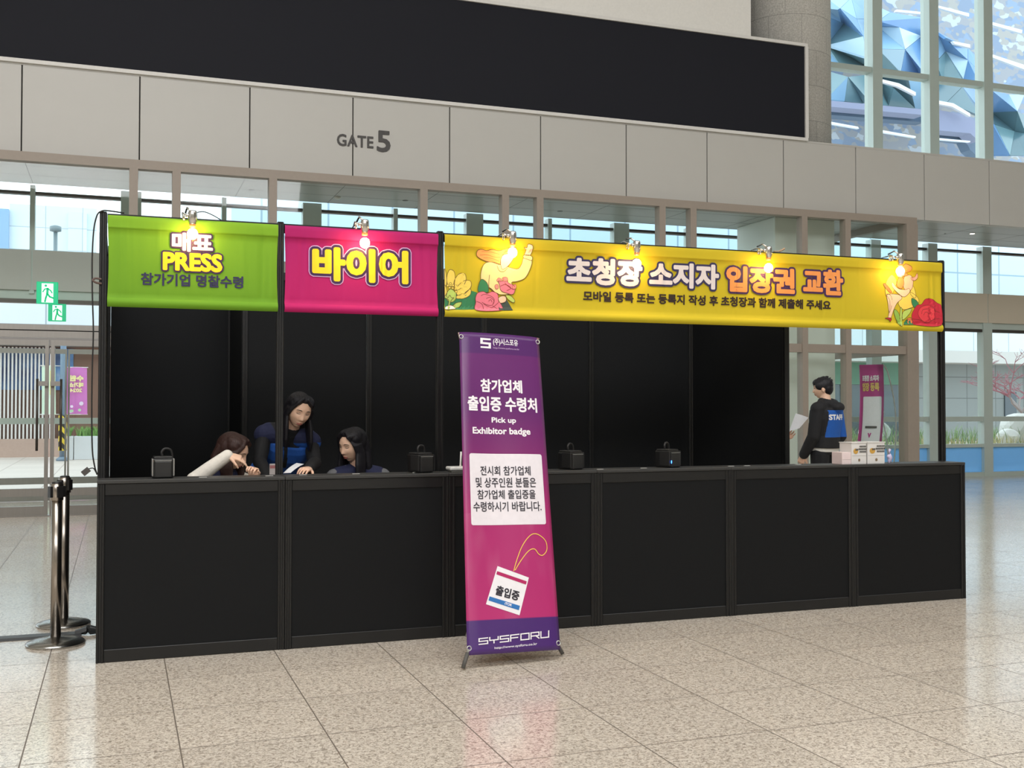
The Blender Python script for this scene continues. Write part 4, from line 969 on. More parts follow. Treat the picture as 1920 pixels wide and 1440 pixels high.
def sheet_mat():
    m = bpy.data.materials.new('stand_print'); m.use_nodes = True; nt = m.node_tree; b = nt.nodes['Principled BSDF']; L = nt.links.new; N = nt.nodes.new
    uvn = N('ShaderNodeUVMap'); sx = N('ShaderNodeSeparateXYZ'); L(uvn.outputs[0], sx.inputs[0])
    cr = N('ShaderNodeValToRGB'); e = cr.color_ramp.elements
    e[0].position = 0; e[0].color = lin('#4c2a70'); e[1].position = 1; e[1].color = lin('#562768')
    for p_, c_ in ((.099, '#4c2a70'), (.1, '#b83070'), (.4, '#ae2d6d'), (.62, '#7d2d6c'), (.75, '#67296b'), (.93, '#6a2a6d'), (.931, '#562768')):
        k = e.new(p_); k.color = lin(c_)
    L(sx.outputs[1], cr.inputs[0])
    # fine printed line pattern in the pink part
    mp = N('ShaderNodeMapping'); mp.inputs['Rotation'].default_value = (0, 0, .9); mp.inputs['Scale'].default_value = (1, 3, 1); L(uvn.outputs[0], mp.inputs[0])
    wv = N('ShaderNodeTexWave'); wv.inputs['Scale'].default_value = 26; wv.inputs['Distortion'].default_value = 3; wv.inputs['Detail'].default_value = 0; L(mp.outputs[0], wv.inputs['Vector'])
    nz = N('ShaderNodeTexNoise'); nz.inputs['Scale'].default_value = 3.2; L(uvn.outputs[0], nz.inputs['Vector'])
    r1 = N('ShaderNodeMapRange'); r1.inputs[1].default_value = .5; r1.inputs[2].default_value = .62; r1.inputs[3].default_value = 0; r1.inputs[4].default_value = .16; L(nz.outputs['Fac'], r1.inputs[0])
    lm = N('ShaderNodeMath'); lm.operation = 'LESS_THAN'; lm.inputs[1].default_value = .42; L(sx.outputs[1], lm.inputs[0])
    gm = N('ShaderNodeMath'); gm.operation = 'GREATER_THAN'; gm.inputs[1].default_value = .1; L(sx.outputs[1], gm.inputs[0])
    m1 = N('ShaderNodeMath'); m1.operation = 'MULTIPLY'; L(lm.outputs[0], m1.inputs[0]); L(gm.outputs[0], m1.inputs[1])
    m2 = N('ShaderNodeMath'); m2.operation = 'MULTIPLY'; L(m1.outputs[0], m2.inputs[0]); L(r1.outputs[0], m2.inputs[1])
    m3 = N('ShaderNodeMath'); m3.operation = 'MULTIPLY'; L(m2.outputs[0], m3.inputs[0]); L(wv.outputs['Fac'], m3.inputs[1])
    mx = N('ShaderNodeMixRGB'); L(m3.outputs[0], mx.inputs[0]); L(cr.outputs[0], mx.inputs[1]); mx.inputs[2].default_value = lin('#f2b5cb')
    L(mx.outputs[0], b.inputs['Base Color']); b.inputs['Roughness'].default_value = .32; b.inputs['Specular IOR Level'].default_value = .5
    return m
def sheet(name, P, nu, nv, m, parent, thick=.0012):
    vs = []; fs = []; uvs = []
    for j in range(nv + 1):
        for i in range(nu + 1): vs.append(P(i / nu, j / nv, 0)); uvs.append((i / nu, j / nv))
    w = nu + 1
    for j in range(nv):
        for i in range(nu): fs.append((j * w + i, j * w + i + 1, (j + 1) * w + i + 1, (j + 1) * w + i))
    off = wloc(parent); me = bpy.data.meshes.new(name); me.from_pydata([v - off for v in vs], [], fs); me.materials.append(m)
    ul = me.uv_layers.new(name='UVMap')
    for p in me.polygons:
        p.use_smooth = True
        for li, vi in zip(p.loop_indices, p.vertices): ul.data[li].uv = uvs[vi]
    o = bpy.data.objects.new(name, me); COL.objects.link(o); o.parent = parent
    md = o.modifiers.new('thickness', 'SOLIDIFY'); md.thickness = thick; md.offset = 1 if False else 0
    return o
sheet('printed_sheet', PX, 24, 60, sheet_mat(), xs_)
def rx_(xa, ya, xb, yb):
    p, q = uvx(xa, ya), uvx(xb, yb); return (p[0], q[0], p[1], q[1])
M_SW = mat('sheet_white', '#f6f1f3', .4); M_SB = mat('sheet_black', '#2a2630', .5)
S6 = lambda x, y: (840 + x / 4.8, 600 + y / 4.8)
S7 = lambda x, y: (840 + x / 3.271, 840 + y / 3.271)
def rr6(xa, ya, xb, yb, S=S6): return rx_(*S(xa, ya), *S(xb, yb))
lettering('참가업체', rr6(293, 648, 663, 545), PX, M_SW, xs_, .032, d=.002)
lettering('출입증 수령처', rr6(177, 815, 795, 705), PX, M_SW, xs_, .032, d=.002)
lettering('Pick up', rr6(392, 938, 610, 880), PX, M_SW, xs_, .03, d=.002)
lettering('Exhibitor badge', rr6(222, 1040, 738, 975), PX, M_SW, xs_, .03, d=.002)
lettering('(주)시스포유', rr6(405, 232, 627, 180), PX, M_SW, xs_, .02, d=.002)
lettering('http://www.sysforu.co.kr', rr6(405, 262, 640, 258), PX, mat('sheet_lilac', '#c9a5cf', .4), xs_, .01, d=.002, name='web_address')
# S-shaped logo made of two hooked bars
def flat(pts, m, name, S=S6, d=.002):
    k = MB(); P_ = [PX(*uvx(*S(*p)), d) for p in pts]
    bm = bmesh.new(); f = bm.faces.new([bm.verts.new(p) for p in P_]); bmesh.ops.triangulate(bm, faces=[f]); k.bm(bm); return k.build(name, m, xs_)
flat([(290, 160), (383, 168), (383, 184), (312, 180), (312, 198), (385, 206), (385, 258), (292, 250), (292, 236), (364, 240), (364, 222), (290, 214)], M_SW, 'logo')
def rounded(rect, r, P, d, m, name, parent, asp=1.0):
    u0, u1, v0, v1 = rect; pts = []
    for (cx, cy, a0) in ((u1 - r, v1 - r * asp, 0), (u0 + r, v1 - r * asp, 90), (u0 + r, v0 + r * asp, 180), (u1 - r, v0 + r * asp, 270)):
        for k in range(6): a = R(a0 + 18 * k); pts.append((cx + r * math.cos(a), cy + r * asp * math.sin(a)))
    bm = bmesh.new(); f = bm.faces.new([bm.verts.new((p[0], p[1], 0)) for p in pts]); bmesh.ops.triangulate(bm, faces=[f])
    for _ in range(5): bmesh.ops.subdivide_edges(bm, edges=[e for e in bm.edges if e.calc_length() > .035], cuts=1); bmesh.ops.triangulate(bm, faces=bm.faces[:])
    for v in bm.verts: v.co = P(v.co.x, v.co.y, d)
    return MB().bm(bm).build(name, m, parent)
c0, c1 = uvx(*S7(145, 468)), uvx(*S7(576, 40))
rounded((c0[0] - .005, .925, c0[1] - .003, c1[1]), .022, PX, .0022, mat('sheet_panel', '#ece5e9', .4), 'notice_panel', xs_, .33)
for txt, q in (('전시회 참가업체', (198, 168, 503, 112)), ('및 상주인원 분들은', (170, 242, 536, 182)), ('참가업체 출입증을', (180, 314, 533, 256)), ('수령하시기 바랍니다.', (155, 391, 569, 328))):
    lettering(txt, rr6(*q, S=S7), PX, M_SB, xs_, .014, d=.0042)
# printed badge with cord
bq = [(303, 724), (495, 795), (438, 1026), (232, 958)]
flat(bq, mat('badge_white', '#f1eef0', .4), 'badge_card', S7, .002)
flat([(300, 755), (482, 818), (477, 838), (295, 775)], mat('badge_red', '#b5215f', .4), 'badge_stripe', S7, .003)
flat([(254, 910), (440, 968), (433, 995), (247, 935)], mat('badge_blue', '#2f74b8', .4), 'badge_band', S7, .003)
def quad_text(body, q, m, name, S=S7, bold=.03, d=.0035):
    Q = [uvx(*S(*p)) for p in q]                   # bl, br, tr, tl
    def P(u, v, dd):
        a = [Q[0][i] + (Q[1][i] - Q[0][i]) * u for i in (0, 1)]; b = [Q[3][i] + (Q[2][i] - Q[3][i]) * u for i in (0, 1)]
        return PX(a[0] + (b[0] - a[0]) * v, a[1] + (b[1] - a[1]) * v, dd)
    return lettering(body, (0, 1, 0, 1), P, m, xs_, bold, d=d, name=name)
quad_text('출입증', [(285, 900), (430, 940), (442, 880), (300, 840)], M_SB, 'badge_lettering', bold=.035)
quad_text('EXHIBITOR', [(294, 944), (388, 973), (392, 957), (298, 929)], M_SW, 'badge_lettering')
GL = {'S': [[(1, 1), (0, 1), (0, .5), (1, .5), (1, 0), (0, 0)]], 'Y': [[(0, 1), (0, .5), (1, .5), (1, 1)], [(.5, .5), (.5, 0)]], 'F': [[(1, 1), (0, 1), (0, 0)], [(0, .5), (.85, .5)]], 'O': [[(0, 0), (0, 1), (1, 1), (1, 0), (0, 0)]], 'R': [[(0, 0), (0, 1), (1, 1), (1, .45), (.1, .45)], [(.6, .45), (1, 0)]], 'U': [[(0, 1), (0, 0), (1, 0), (1, 1)]]}
def stroke_text(body, q, m, name, w=.11):
    Q = [uvx(*S7(*p)) for p in q]; n = len(body); k = MB()
    def T(u, v):
        a = [Q[0][i] + (Q[1][i] - Q[0][i]) * u for i in (0, 1)]; b = [Q[3][i] + (Q[2][i] - Q[3][i]) * u for i in (0, 1)]
        return PX(a[0] + (b[0] - a[0]) * v, a[1] + (b[1] - a[1]) * v, .0035)
    for i, ch in enumerate(body):
        for pl in GL[ch]:
            for p, r in zip(pl, pl[1:]):
                ax, ay = (i + .08 + .8 * p[0]) / n, .07 + .86 * p[1]; bx, by = (i + .08 + .8 * r[0]) / n, .07 + .86 * r[1]
                dx, dy = (bx - ax) * n * 1.45, by - ay; l = math.hypot(dx, dy); nx, ny = -dy / l * w / n / 1.45 * .75, dx / l * w * .75; ex, ey = dx / l * w / n / 1.45 * .7, dy / l * w * .7
                k.add([T(ax - ex + nx, ay - ey + ny), T(bx + ex + nx, by + ey + ny), T(bx + ex - nx, by + ey - ny), T(ax - ex - nx, ay - ey - ny)], [(0, 1, 2, 3)])
    return k.build(name, m, xs_)
stroke_text('SYSFORU', [(184, 1208), (623, 1162), (623, 1118), (184, 1168)], M_SW, 'brand_lettering')
quad_text('http://www.sysforu.co.kr', [(284, 1238), (545, 1212), (545, 1192), (284, 1220)], M_SW, 'web_address', bold=.012)
cordp = smooth_poly([(402, 755), (420, 690), (455, 600), (505, 535), (550, 530), (597, 570), (605, 625), (580, 658), (555, 650), (530, 620), (495, 630), (450, 685), (410, 750)], False, 5)
k = MB(); L_ = []; R_ = []; Q_ = [uvx(*S7(*p)) for p in cordp]
for i, p in enumerate(Q_):
    a, c = Q_[max(0, i - 1)], Q_[min(len(Q_) - 1, i + 1)]; dx, dy = (c[0] - a[0]) * .55, (c[1] - a[1]) * 1.8; l = math.hypot(dx, dy) or 1
    L_.append(PX(p[0] - dy / l * .0022 / .55, p[1] + dx / l * .0022 / 1.8, .0025)); R_.append(PX(p[0] + dy / l * .0022 / .55, p[1] - dx / l * .0022 / 1.8, .0025))
n = len(L_); k.add(L_ + R_, [(i, i + 1, n + i + 1, n + i) for i in range(n - 1)]); k.build('printed_cord', mat('print_gold', '#f4cf5b', .5), xs_)
# eyelets, struts, feet
M_ALU = mat('stand_aluminium', '#c9c9c6', .35, .8); M_RUB = mat('rubber_grey', '#55534f', .6)
for (u, v) in ((.02, .985), (.98, .985), (.02, .02), (.98, .02)):
    c = PX(u, v, .003); ex = (BR - BL).normalized(); ey = XN.cross(ex)
    MB().tube([c + ex * .012 * math.cos(a) + ey * .012 * math.sin(a) for a in [2 * math.pi * i / 16 for i in range(17)]], .0035, 6, False).build('eyelet', M_ALU, xs_)
hub = (BL + BR) * .5 - XN * .22 + Vector((0, 0, .62))
fl_ = on_floor(868, 1257); fr_ = on_floor(1055, 1230)
for (tgt, foot) in ((fl_, True), (fr_, True)):
    d = (Vector((tgt.x, tgt.y, .03)) - hub); e = Vector((tgt.x, tgt.y, .012))
    lg = MB().tube([hub, e + (hub - e).normalized() * .06], .008, 10).build('leg', M_ALU, xs_)
    MB().tube([e + (hub - e).normalized() * .085, e], .0115, 10).build('rubber_foot', M_RUB, lg)
rf = Vector((hub.x - XN.x * .55, hub.y - XN.y * .55, .012)); MB().tube([hub, rf], .008, 10).build('rear_leg', M_ALU, xs_)
for c in (TL, TR_): 
    e = c - XN * .015; MB().tube([hub, e], .006, 8).build('strut', M_ALU, xs_)
MB().ball(hub, .028, .028, .05).build('hub', M_RUB, xs_)

# ------------------------------------------------------------------ belt stanchions and floor cable cover
M_STAIN = mat('satin_chrome_post', '#a8a097', .24, 1.0, .05, 60, aniso=(1, 1, .02)); M_STBASE = mat('satin_base', '#a9a8a4', .22, 1.0, .05, 20); M_HEADB = mat('belt_head_black', '#1f1e1e', .4)
def stanchion(x, y, rot, lab, lab2):
    t = thing('belt_stanchion', lab, 'stanchion', (x, y, 0), 'belt stanchions at the left')
    MB().lathe([(.165, 0), (.168, .012), (.16, .02), (.11, .033), (.05, .042), (.033, .05)], (x, y, 0), 40).build('base', M_STBASE, t)
    MB().lathe([(.03, .045), (.03, .9)], (x, y, 0), 28).build('tube', M_STAIN, t)
    MB().lathe([(.034, .86), (.037, .862), (.037, .955), (.030, .963)], (x, y, 0), 28).build('head', M_STAIN, t); hd_ = t.children[-1]
    M = Matrix.Rotation(rot, 3, 'Z')
    for a in (0, math.pi / 2, math.pi, 1.5 * math.pi):
        d = M @ Vector((math.cos(a), math.sin(a), 0)); s = Vector((-d.y, d.x, 0))
        MB().obox(Vector((x, y, .912)) + d * .036, d, s, Vector((0, 0, 1)), .012, .017, .033).build('belt_slot', M_HEADB, hd_)
    MB().lathe([(.0305, .956), (.0305, .968), (.02, .972)], (x, y, 0), 24).build('cap', M_HEADB, hd_)
    return t
s1 = on_floor(104, 1208); s2 = on_floor(119, 1172)
stanchion(s1.x, s1.y, .5, 'front steel belt stanchion beside the left end of the booth', '')
stanchion(s2.x, s2.y, .9, 'rear steel belt stanchion partly behind the front one', '')
p0 = on_floor(-60, 1212); p1 = on_floor(168, 1196); w = .075
t = thing('cable_cover', 'flat dark grey cable cover on the floor behind the front stanchion', 'cable cover', ((p0.x + p1.x) / 2, p1.y, 0))
yy = s1.y + .168 + .09; xe = p1.x
MB().prism([(p0.x - 1.5, yy - w, 0.001), (p0.x - 1.5, yy - w * .6, .012), (p0.x - 1.5, yy + w * .6, .012), (p0.x - 1.5, yy + w, .001)], (xe - p0.x + 1.45, 0, 0)).build('cover', mat('cover_dark', '#4a4c4e', .45), t)
k = MB(); rr = random.Random(3)
for i in range(4): c = Vector((xe - .055 + .03 * i, yy + rr.uniform(-.03, .03), .025)); k.obox(c, Vector((math.cos(i), math.sin(i), .3)).normalized(), Vector((-math.sin(i), math.cos(i), 0)), Vector((0, .3, 1)).normalized(), .035, .02, .012)
k.build('end_clip', mat('clip_black', '#2e3030', .4), t)

# ------------------------------------------------------------------ badge printers on the counter
M_PRN = mat('printer_black', '#191919', .28, 0, .05, 30, spec=.6); M_PRN2 = mat('printer_face', '#222222', .4); M_PRNS = mat('printer_silver', '#a9a9a6', .3, .6)
def printer(pxl, yaw, lab, led_=False, silver=False):
    p = at(pxl, 893 - (pxl - 305) * .031, .13); x, y = p.x, .135
    t = thing('badge_printer', lab, 'printer', (x, y, HC), 'badge printers on the counter')
    M = Matrix.Rotation(yaw, 3, 'Z'); ax, ay, az = M @ Vector((1, 0, 0)), M @ Vector((0, 1, 0)), Vector((0, 0, 1)); c = Vector((x, y, HC))
    def rb(name, m, x0, x1, y0, y1, z0, z1, b=.006, par=None):
        bm = bmesh.new(); bmesh.ops.create_cube(bm, size=1)
        for v in bm.verts: v.co = Vector(((x0 + x1) / 2 + v.co.x * (x1 - x0), (y0 + y1) / 2 + v.co.y * (y1 - y0), (z0 + z1) / 2 + v.co.z * (z1 - z0)))
        bmesh.ops.bevel(bm, geom=bm.edges[:], offset=b, segments=2, profile=.5, affect='EDGES')
        for v in bm.verts: v.co = M @ v.co + c
        return MB().bm(bm).build(name, m, par or t)
    bo_ = rb('body', M_PRN, -.058, .058, -.055, .075, 0, .115, .010)
    fd_ = rb('front_door', M_PRN2, -.047, .047, -.066, -.05, .004, .098, .006)
    rb('paper_slot', M_PRNS, -.046, .046, -.0665, -.06, .099, .1025, .001, fd_)
    rb('lid', M_PRN2, -.052, .052, -.045, .065, .113, .124, .005)
    for s in (-1, 1): rb('side_trim', M_PRNS if silver else M_PRN2, s * .058 - .004, s * .058 + .004, -.058, .03, .012, .112, .003)
    pts = [c + M @ Vector(q) for q in ((.0, .03, .118), (-.005, .03, .148), (.015, .035, .166), (.045, .04, .158), (.055, .045, .12), (.05, .06, .1))]
    MB().tube(curve_pts(pts, 6), .0075, 8).build('cable_loop', M_CABLE, t)
    if led_: rb('status_light', mat('blue_led', '#3a7dff', .4, emit='#3b7bff', estr=6), -.052, -.046, -.0675, -.064, .03, .05, .001, bo_)
    return t
printer(305, .02, 'black badge printer at the left end of the counter, silver edged', False, True)
printer(790, .35, 'black badge printer left of the white router')
printer(1072, .35, 'black badge printer just right of the badge stand')
printer(1254, .4, 'black badge printer with a small blue light', True)
# router
p = at(857, 878, .12); t = thing('wifi_router', 'flat white router with one upright antenna left of the badge stand', 'router', (p.x, .12, HC))
M_RT = mat('router_white', '#eeeee8', .35)
MB().rbox(p.x - .062, p.x + .062, .06, .17, HC + .012, HC + .034, .008, 3).build('body', M_RT, t)
MB().rbox(p.x - .05, p.x + .05, .07, .16, HC, HC + .013, .003, 1).build('base', mat('router_grey', '#8b8a84', .5), t)
MB().box(p.x - .028, p.x + .028, .085, .09, HC + .0338, HC + .0345).build('vent_slot', M_JOINT, t)
MB().tube([(p.x + .036, .165, HC + .03), (p.x + .042, .17, HC + .125)], [.0065, .0055], 10).build('antenna', M_RT, t)

# ------------------------------------------------------------------ cartons at the right end
M_CART = mat('carton_white', '#dcd9d5', .6, 0, .02); M_CPINK = mat('carton_pink', '#e6d3d1', .6); M_GOLD = mat('print_ochre', '#c79a45', .6); M_DGREY = mat('print_dark_grey', '#55524e', .6)
def carton(xa, xb, yt, lab, y0=.03, dep=.14, prints=True, m=None):
    a = at(xa, 868, y0); b = at(xb, 868, y0); zt = at((xa + xb) / 2, yt, y0).z
    t = thing('carton', lab, 'box', ((a.x + b.x) / 2, y0, HC), 'cartons on the counter')
    MB().rbox(a.x, b.x, y0, y0 + dep, HC, zt, .002, 1).build('box', m or M_CART, t)
    w = b.x - a.x; h = zt - HC
    MB().box(a.x + .001, b.x - .001, y0 - .0012, y0 + .0, HC + h * .40, HC + h * .41).build('flap_edge', mat('carton_edge', '#a9a5a0', .6), t)
    if prints:
        C = lambda u, v, d: Vector((a.x + w * u, y0 - .001 - d, HC + h * v))
        k = MB(); k.add([C(.27 + .16 * math.cos(q), .62 + .13 * math.sin(q), .001) for q in [2 * math.pi * i / 24 for i in range(24)]], [tuple(range(24))]); k.build('ochre_disc', M_GOLD, t)
        for (u0, u1, v0, v1) in ((.52, .92, .80, .88), (.46, .96, .67, .76), (.52, .97, .55, .63)):
            k = MB(); q = u0
            while q < u1 - .03: k.add([C(q, v0, .0012), C(q + .075, v0, .0012), C(q + .085, v1, .0012), C(q + .01, v1, .0012)], [(0, 1, 2, 3)]); q += .092
            k.build('blurred_print', M_DGREY, t)
        k = MB(); k.add([C(.24, .72, .0012), C(.44, .74, .0012), C(.44, .66, .0012), C(.24, .64, .0012)], [(0, 1, 2, 3)]); k.build('dark_bar', M_DGREY, t)
        k = MB(); k.add([C(.5 + .07 * math.cos(q), .2 + .07 * math.sin(q), .001) for q in [2 * math.pi * i / 16 for i in range(16)]], [tuple(range(16))]); k.build('round_mark', mat('print_brown', '#7e6a52', .6), t)
        MB().box(a.x - .002, b.x + .004, y0 - .004, y0 + dep + .004, zt, zt + .006).build('lid', M_CART, t)
    return t
carton(1597, 1624.5, 831, 'left white carton with an ochre disc print on the counter')
carton(1627, 1659, 830, 'right white carton with an ochre disc print on the counter')
carton(1579, 1596, 848, 'small pinkish box left of the two white cartons', .035, .12, False, M_CPINK)
a = at(1579, 862, .035); b = at(1594, 862, .035)
q = MB().box(a.x + .012, b.x - .004, .0335, .035, HC + .028, HC + .031); 

# ------------------------------------------------------------------ exit signs
M_EXG = mat('exit_green', '#12a874', .4, emit='#10b57c', estr=.75); M_EXW = mat('exit_white', '#eafff6', .4, emit='#e8fff4', estr=.8); M_EXCASE = mat('exit_case', '#d9dedb', .5)
def exit_sign(x0, y0, x1, y1, Y, lab, zc=None):
    a, b = at(x0, y1, Y), at(x1, y0, Y); w, h = b.x - a.x, b.z - a.z
    t = thing('exit_sign', lab, 'exit sign', ((a.x + b.x) / 2, Y, b.z), 'exit signs')
    MB().rbox(a.x, b.x, Y, Y + .05, a.z, b.z, .006, 1).build('case', M_EXG, t)
    C = lambda u, v, d: Vector((a.x + w * u, Y - d, a.z + h * v))
    F = lambda pts, m, nm, d: MB().add([C(u, v, d) for u, v in pts], [tuple(range(len(pts)))]).build(nm, m, t)
    F([(.24, .06), (.78, .06), (.78, .92), (.24, .92)], M_EXW, 'doorway', .001)
    k = MB()
    def lb(pts, r):
        pts = [C(u, v, .002) for u, v in pts]
        for i in range(len(pts) - 1):
            d = (pts[i + 1] - pts[i]).normalized(); n = Vector((-d.z, 0, d.x)) * r * w
            k.add([pts[i] + n, pts[i + 1] + n, pts[i + 1] - n, pts[i] - n], [(0, 1, 2, 3)])
            for p in (pts[i], pts[i + 1]): k.add([p + Vector((math.cos(t_ * .63), 0, math.sin(t_ * .63))) * r * w for t_ in range(10)], [tuple(range(10))])
    lb([(.52, .68), (.50, .45)], .055); lb([(.52, .70), (.38, .66), (.30, .54)], .03); lb([(.54, .68), (.66, .60), (.72, .50)], .03)
    lb([(.50, .45), (.44, .28), (.40, .10)], .042); lb([(.52, .44), (.62, .32), (.80, .26)], .042)
    k.add([C(.43 + .062 * math.cos(q), .82 + .062 * w / h * math.sin(q), .002) for q in [2 * math.pi * i / 20 for i in range(20)]], [tuple(range(20))])
    k.build('running_figure', M_EXG, t)
    MB().box(a.x + w * .4, a.x + w * .6, Y + .05, zc, a.z + h * .45, a.z + h * .62).build('bracket', M_STEEL, t)
    return t
exit_sign(68, 529, 109, 569, YV - .12, 'larger green exit sign with a running figure, fixed before the lobby glass', YV + .075)
exit_sign(90, 570, 124, 602, YW - .2, 'smaller green exit sign deeper inside the lobby, below the larger one', YW + .02)

# ------------------------------------------------------------------ pink registration banner in the lobby
YQ = 9.75
a, b = at(1603, 868, YQ), at(1652, 684, YQ)
t = thing('flag_stand', 'pink banner on a bent pole inside the lobby, with a white panel', 'banner stand', ((a.x + b.x) / 2, YQ, 0))
Z0 = .28; Wd = .50; tl = at(1611, 684, YQ); tr = at(1653, 682, YQ)
def PQ(u, v, d):
    x = tl.x - .12 * (1 - v) + u * (Wd); return Vector((x + .02 * math.sin(3 * v), YQ - d - .05 * math.sin(math.pi * v) + .04 * math.sin(u * 4), Z0 + (tl.z - Z0) * v + .015 * u * v))
sheet('cloth', PQ, 12, 40, mat('flag_pink', '#c0478f', .5), t)
vv = lambda y: (at(1625, y, YQ).z - Z0) / (tl.z - Z0)
rounded((.16, .90, .06, vv(744)), .05, PQ, .012, mat('flag_white', '#efedf0', .5), 'white_panel', t, .25)
lettering('초청장 소지자', (.12, .82, vv(715.5), vv(704)), PQ, mat('flag_text_white', '#f6f0f2', .5), t, .05, d=.012); lettering('입장 등록', (.12, .82, vv(734), vv(718)), PQ, mat('flag_gold', '#f0cf7c', .5), t, .05, d=.012)
lettering('V', (.44, .58, vv(821), vv(812)), PQ, mat('flag_mark', '#c0478f', .5), t, .06, d=.016)
k = MB(); k.add([PQ(.3, vv(803), .018), PQ(.76, vv(803.5), .018), PQ(.76, vv(799.5), .018), PQ(.3, vv(799), .018)], [(0, 1, 2, 3)]); k.build('caption_line', M_DGREY, t)
pts = [PQ(1, 1, 0), at(1665, 700, YQ), at(1676, 750, YQ), at(1680, 795, YQ), at(1679, 830, YQ), at(1676, 868, YQ), Vector((at(1676, 868, YQ).x - .05, YQ, .05))]
MB().tube(curve_pts(pts, 6), .013, 8).build('bent_pole', mat('pole_white', '#d9d9d4', .4), t)
pts = [PQ(1, .55, 0), at(1656, 790, YQ), at(1663, 830, YQ), Vector((at(1668, 868, YQ).x, YQ, .05))]
MB().tube(curve_pts(pts, 6), .012, 8).build('brace_pole', MATS['pole_white'], t)
MB().lathe([(.26, 0), (.27, .05), (.25, .10), (.04, .12)], (at(1676, 868, YQ).x - .15, YQ, 0), 28).build('water_base', M_SLAT, t)
# small lilac charm at the end of the counter
p = at(1668, 858, .12); t = thing('wrapped_bundle', 'small lilac plastic bundle beside the right white carton', 'bundle', (p.x, .12, HC))
k = MB(); rr = random.Random(8)
bm = bmesh.new(); bmesh.ops.create_icosphere(bm, subdivisions=3, radius=1)
for v in bm.verts: v.co = Vector((p.x + v.co.x * .02 * (1 + .25 * math.sin(v.co.z * 5)), .12 + v.co.y * .015, HC + .034 + v.co.z * .034 + .005 * math.sin(v.co.x * 6)))
k.bm(bm).build('bundle', mat('lilac_plastic', '#cfc3de', .3), t)
MB().tube([(p.x, .12, HC + .066), (p.x - .003, .12, HC + .085), (p.x + .004, .12, HC + .1)], [.006, .008, .011], 8).build('tie', MATS['lilac_plastic'], t)
# ------------------------------------------------------------------ people
def skin_mat(name, c):
    m = mat(name, c, .48, 0, .04, 60, .05, .4)
    b = m.node_tree.nodes['Principled BSDF']; b.inputs['Subsurface Weight'].default_value = .12; b.inputs['Subsurface Radius'].default_value = (.012, .005, .003); b.inputs['Subsurface Scale'].default_value = 1
    return m
M_SKIN = skin_mat('skin', '#ecc2a6'); M_LIP = mat('lips', '#b0645c', .4); M_BROW = mat('brow', '#2a201c', .7); M_LASH = mat('lash', '#1b1614', .5); M_EYEW = mat('eye_white', '#d9d2cc', .25); M_IRIS = mat('iris', '#1d1512', .15)
def hair_mat(name, c):
    return mat(name, c, .48, 0, .5, 160, .35, .35, aniso=(1, 1, .04))
M_HBLK = hair_mat('hair_black', '#17151a'); M_HBRN = hair_mat('hair_brown', '#3a2621')

def ss(a, b, x):
    t = max(0, min(1, (x - a) / (b - a))); return t * t * (3 - 2 * t)
def G(x, s): return math.exp(-(x / s) ** 2)
def head_shape(d):
    """unit direction (x side, y face, z up) -> point of a head about 0.225 tall, eyes at z = 0"""
    x, y, z = d
    p = Vector((x * .0785, y * .096, z * .109))
    if z < 0:
        t = ss(0, 1, -z); p.x *= 1 - .27 * t; p.y *= 1 - (.10 * t if y > 0 else .42 * t)
        if y > 0: p.y += .012 * t
    else:
        p.y -= .010 * ss(.2, 1, z) * (1 if y > 0 else .3)
    if y > 0:
        f = ss(0, .5, y)
        p.y -= .006 * f * G(p.x, .05) * G(p.z - .005, .03)                       # flatter face
        for s in (-1, 1):
            p.y -= .0085 * f * G(p.x - s * .032, .015) * G(p.z - .002, .012)       # eye hollow
            p.y += .0035 * f * G(p.x - s * .030, .020) * G(p.z - .022, .008)       # brow
            p.y += .0045 * f * G(p.x - s * .040, .018) * G(p.z + .028, .018)       # cheek
        w = .009 + .007 * ss(.005, -.045, p.z) if False else .0095 + .006 * ss(0, 1, (-p.z) / .045)
        hgt = .023 * ss(.018, -.036, p.z) if False else .0165 * max(0, min(1, (.016 - p.z) / .052)) ** 1.3
        hgt *= 1 - ss(.036, .049, -p.z)
        p.y += f * hgt * G(p.x, w)                                                 # nose
        p.y += .0055 * f * G(p.x, .021) * (G(p.z + .062, .0055) + G(p.z + .0745, .0065)) # lips
        p.y -= .003 * f * G(p.x, .024) * G(p.z + .0680, .0025)
        p.y -= .003 * f * G(p.x, .03) * G(p.z + .085, .006)
        p.y += .007 * f * G(p.x, .02) * G(p.z + .101, .012)                         # chin
    return p
HEAD = []
for j in range(97):
    th = math.pi * j / 96
    for i in range(128):
        ph = 2 * math.pi * i / 128
        HEAD.append(head_shape((math.sin(th) * math.cos(ph), math.sin(th) * math.sin(ph), -math.cos(th))))
def face_y(x, z):
    return min((q for q in HEAD if q.y > .02), key=lambda q: (q.x - x) ** 2 + (q.z - z) ** 2).y
def frame(fwd, up=(0, 0, 1), roll=0):
    y = Vector(fwd).normalized(); u = Vector(up); x = y.cross(u).normalized(); z = x.cross(y)
    M = Matrix((x, y, z)).transposed()
    return M @ Matrix.Rotation(roll, 3, 'Y')
def add_head(mb, H, M, s=1.0, ears=True):
    vs = [M @ (q * s) + H for q in HEAD]; fs = []
    for j in range(96):
        for i in range(128): fs.append((j * 128 + i, j * 128 + (i + 1) % 128, (j + 1) * 128 + (i + 1) % 128, (j + 1) * 128 + i))
    mb.add(vs, fs)
    if ears:
        for sd in (-1, 1): mb.ball(M @ (Vector((sd * .077, -.008, -.012)) * s) + H, .010 * s, .019 * s, .031 * s, M @ Matrix.Rotation(sd * -.35, 3, 'Z'))
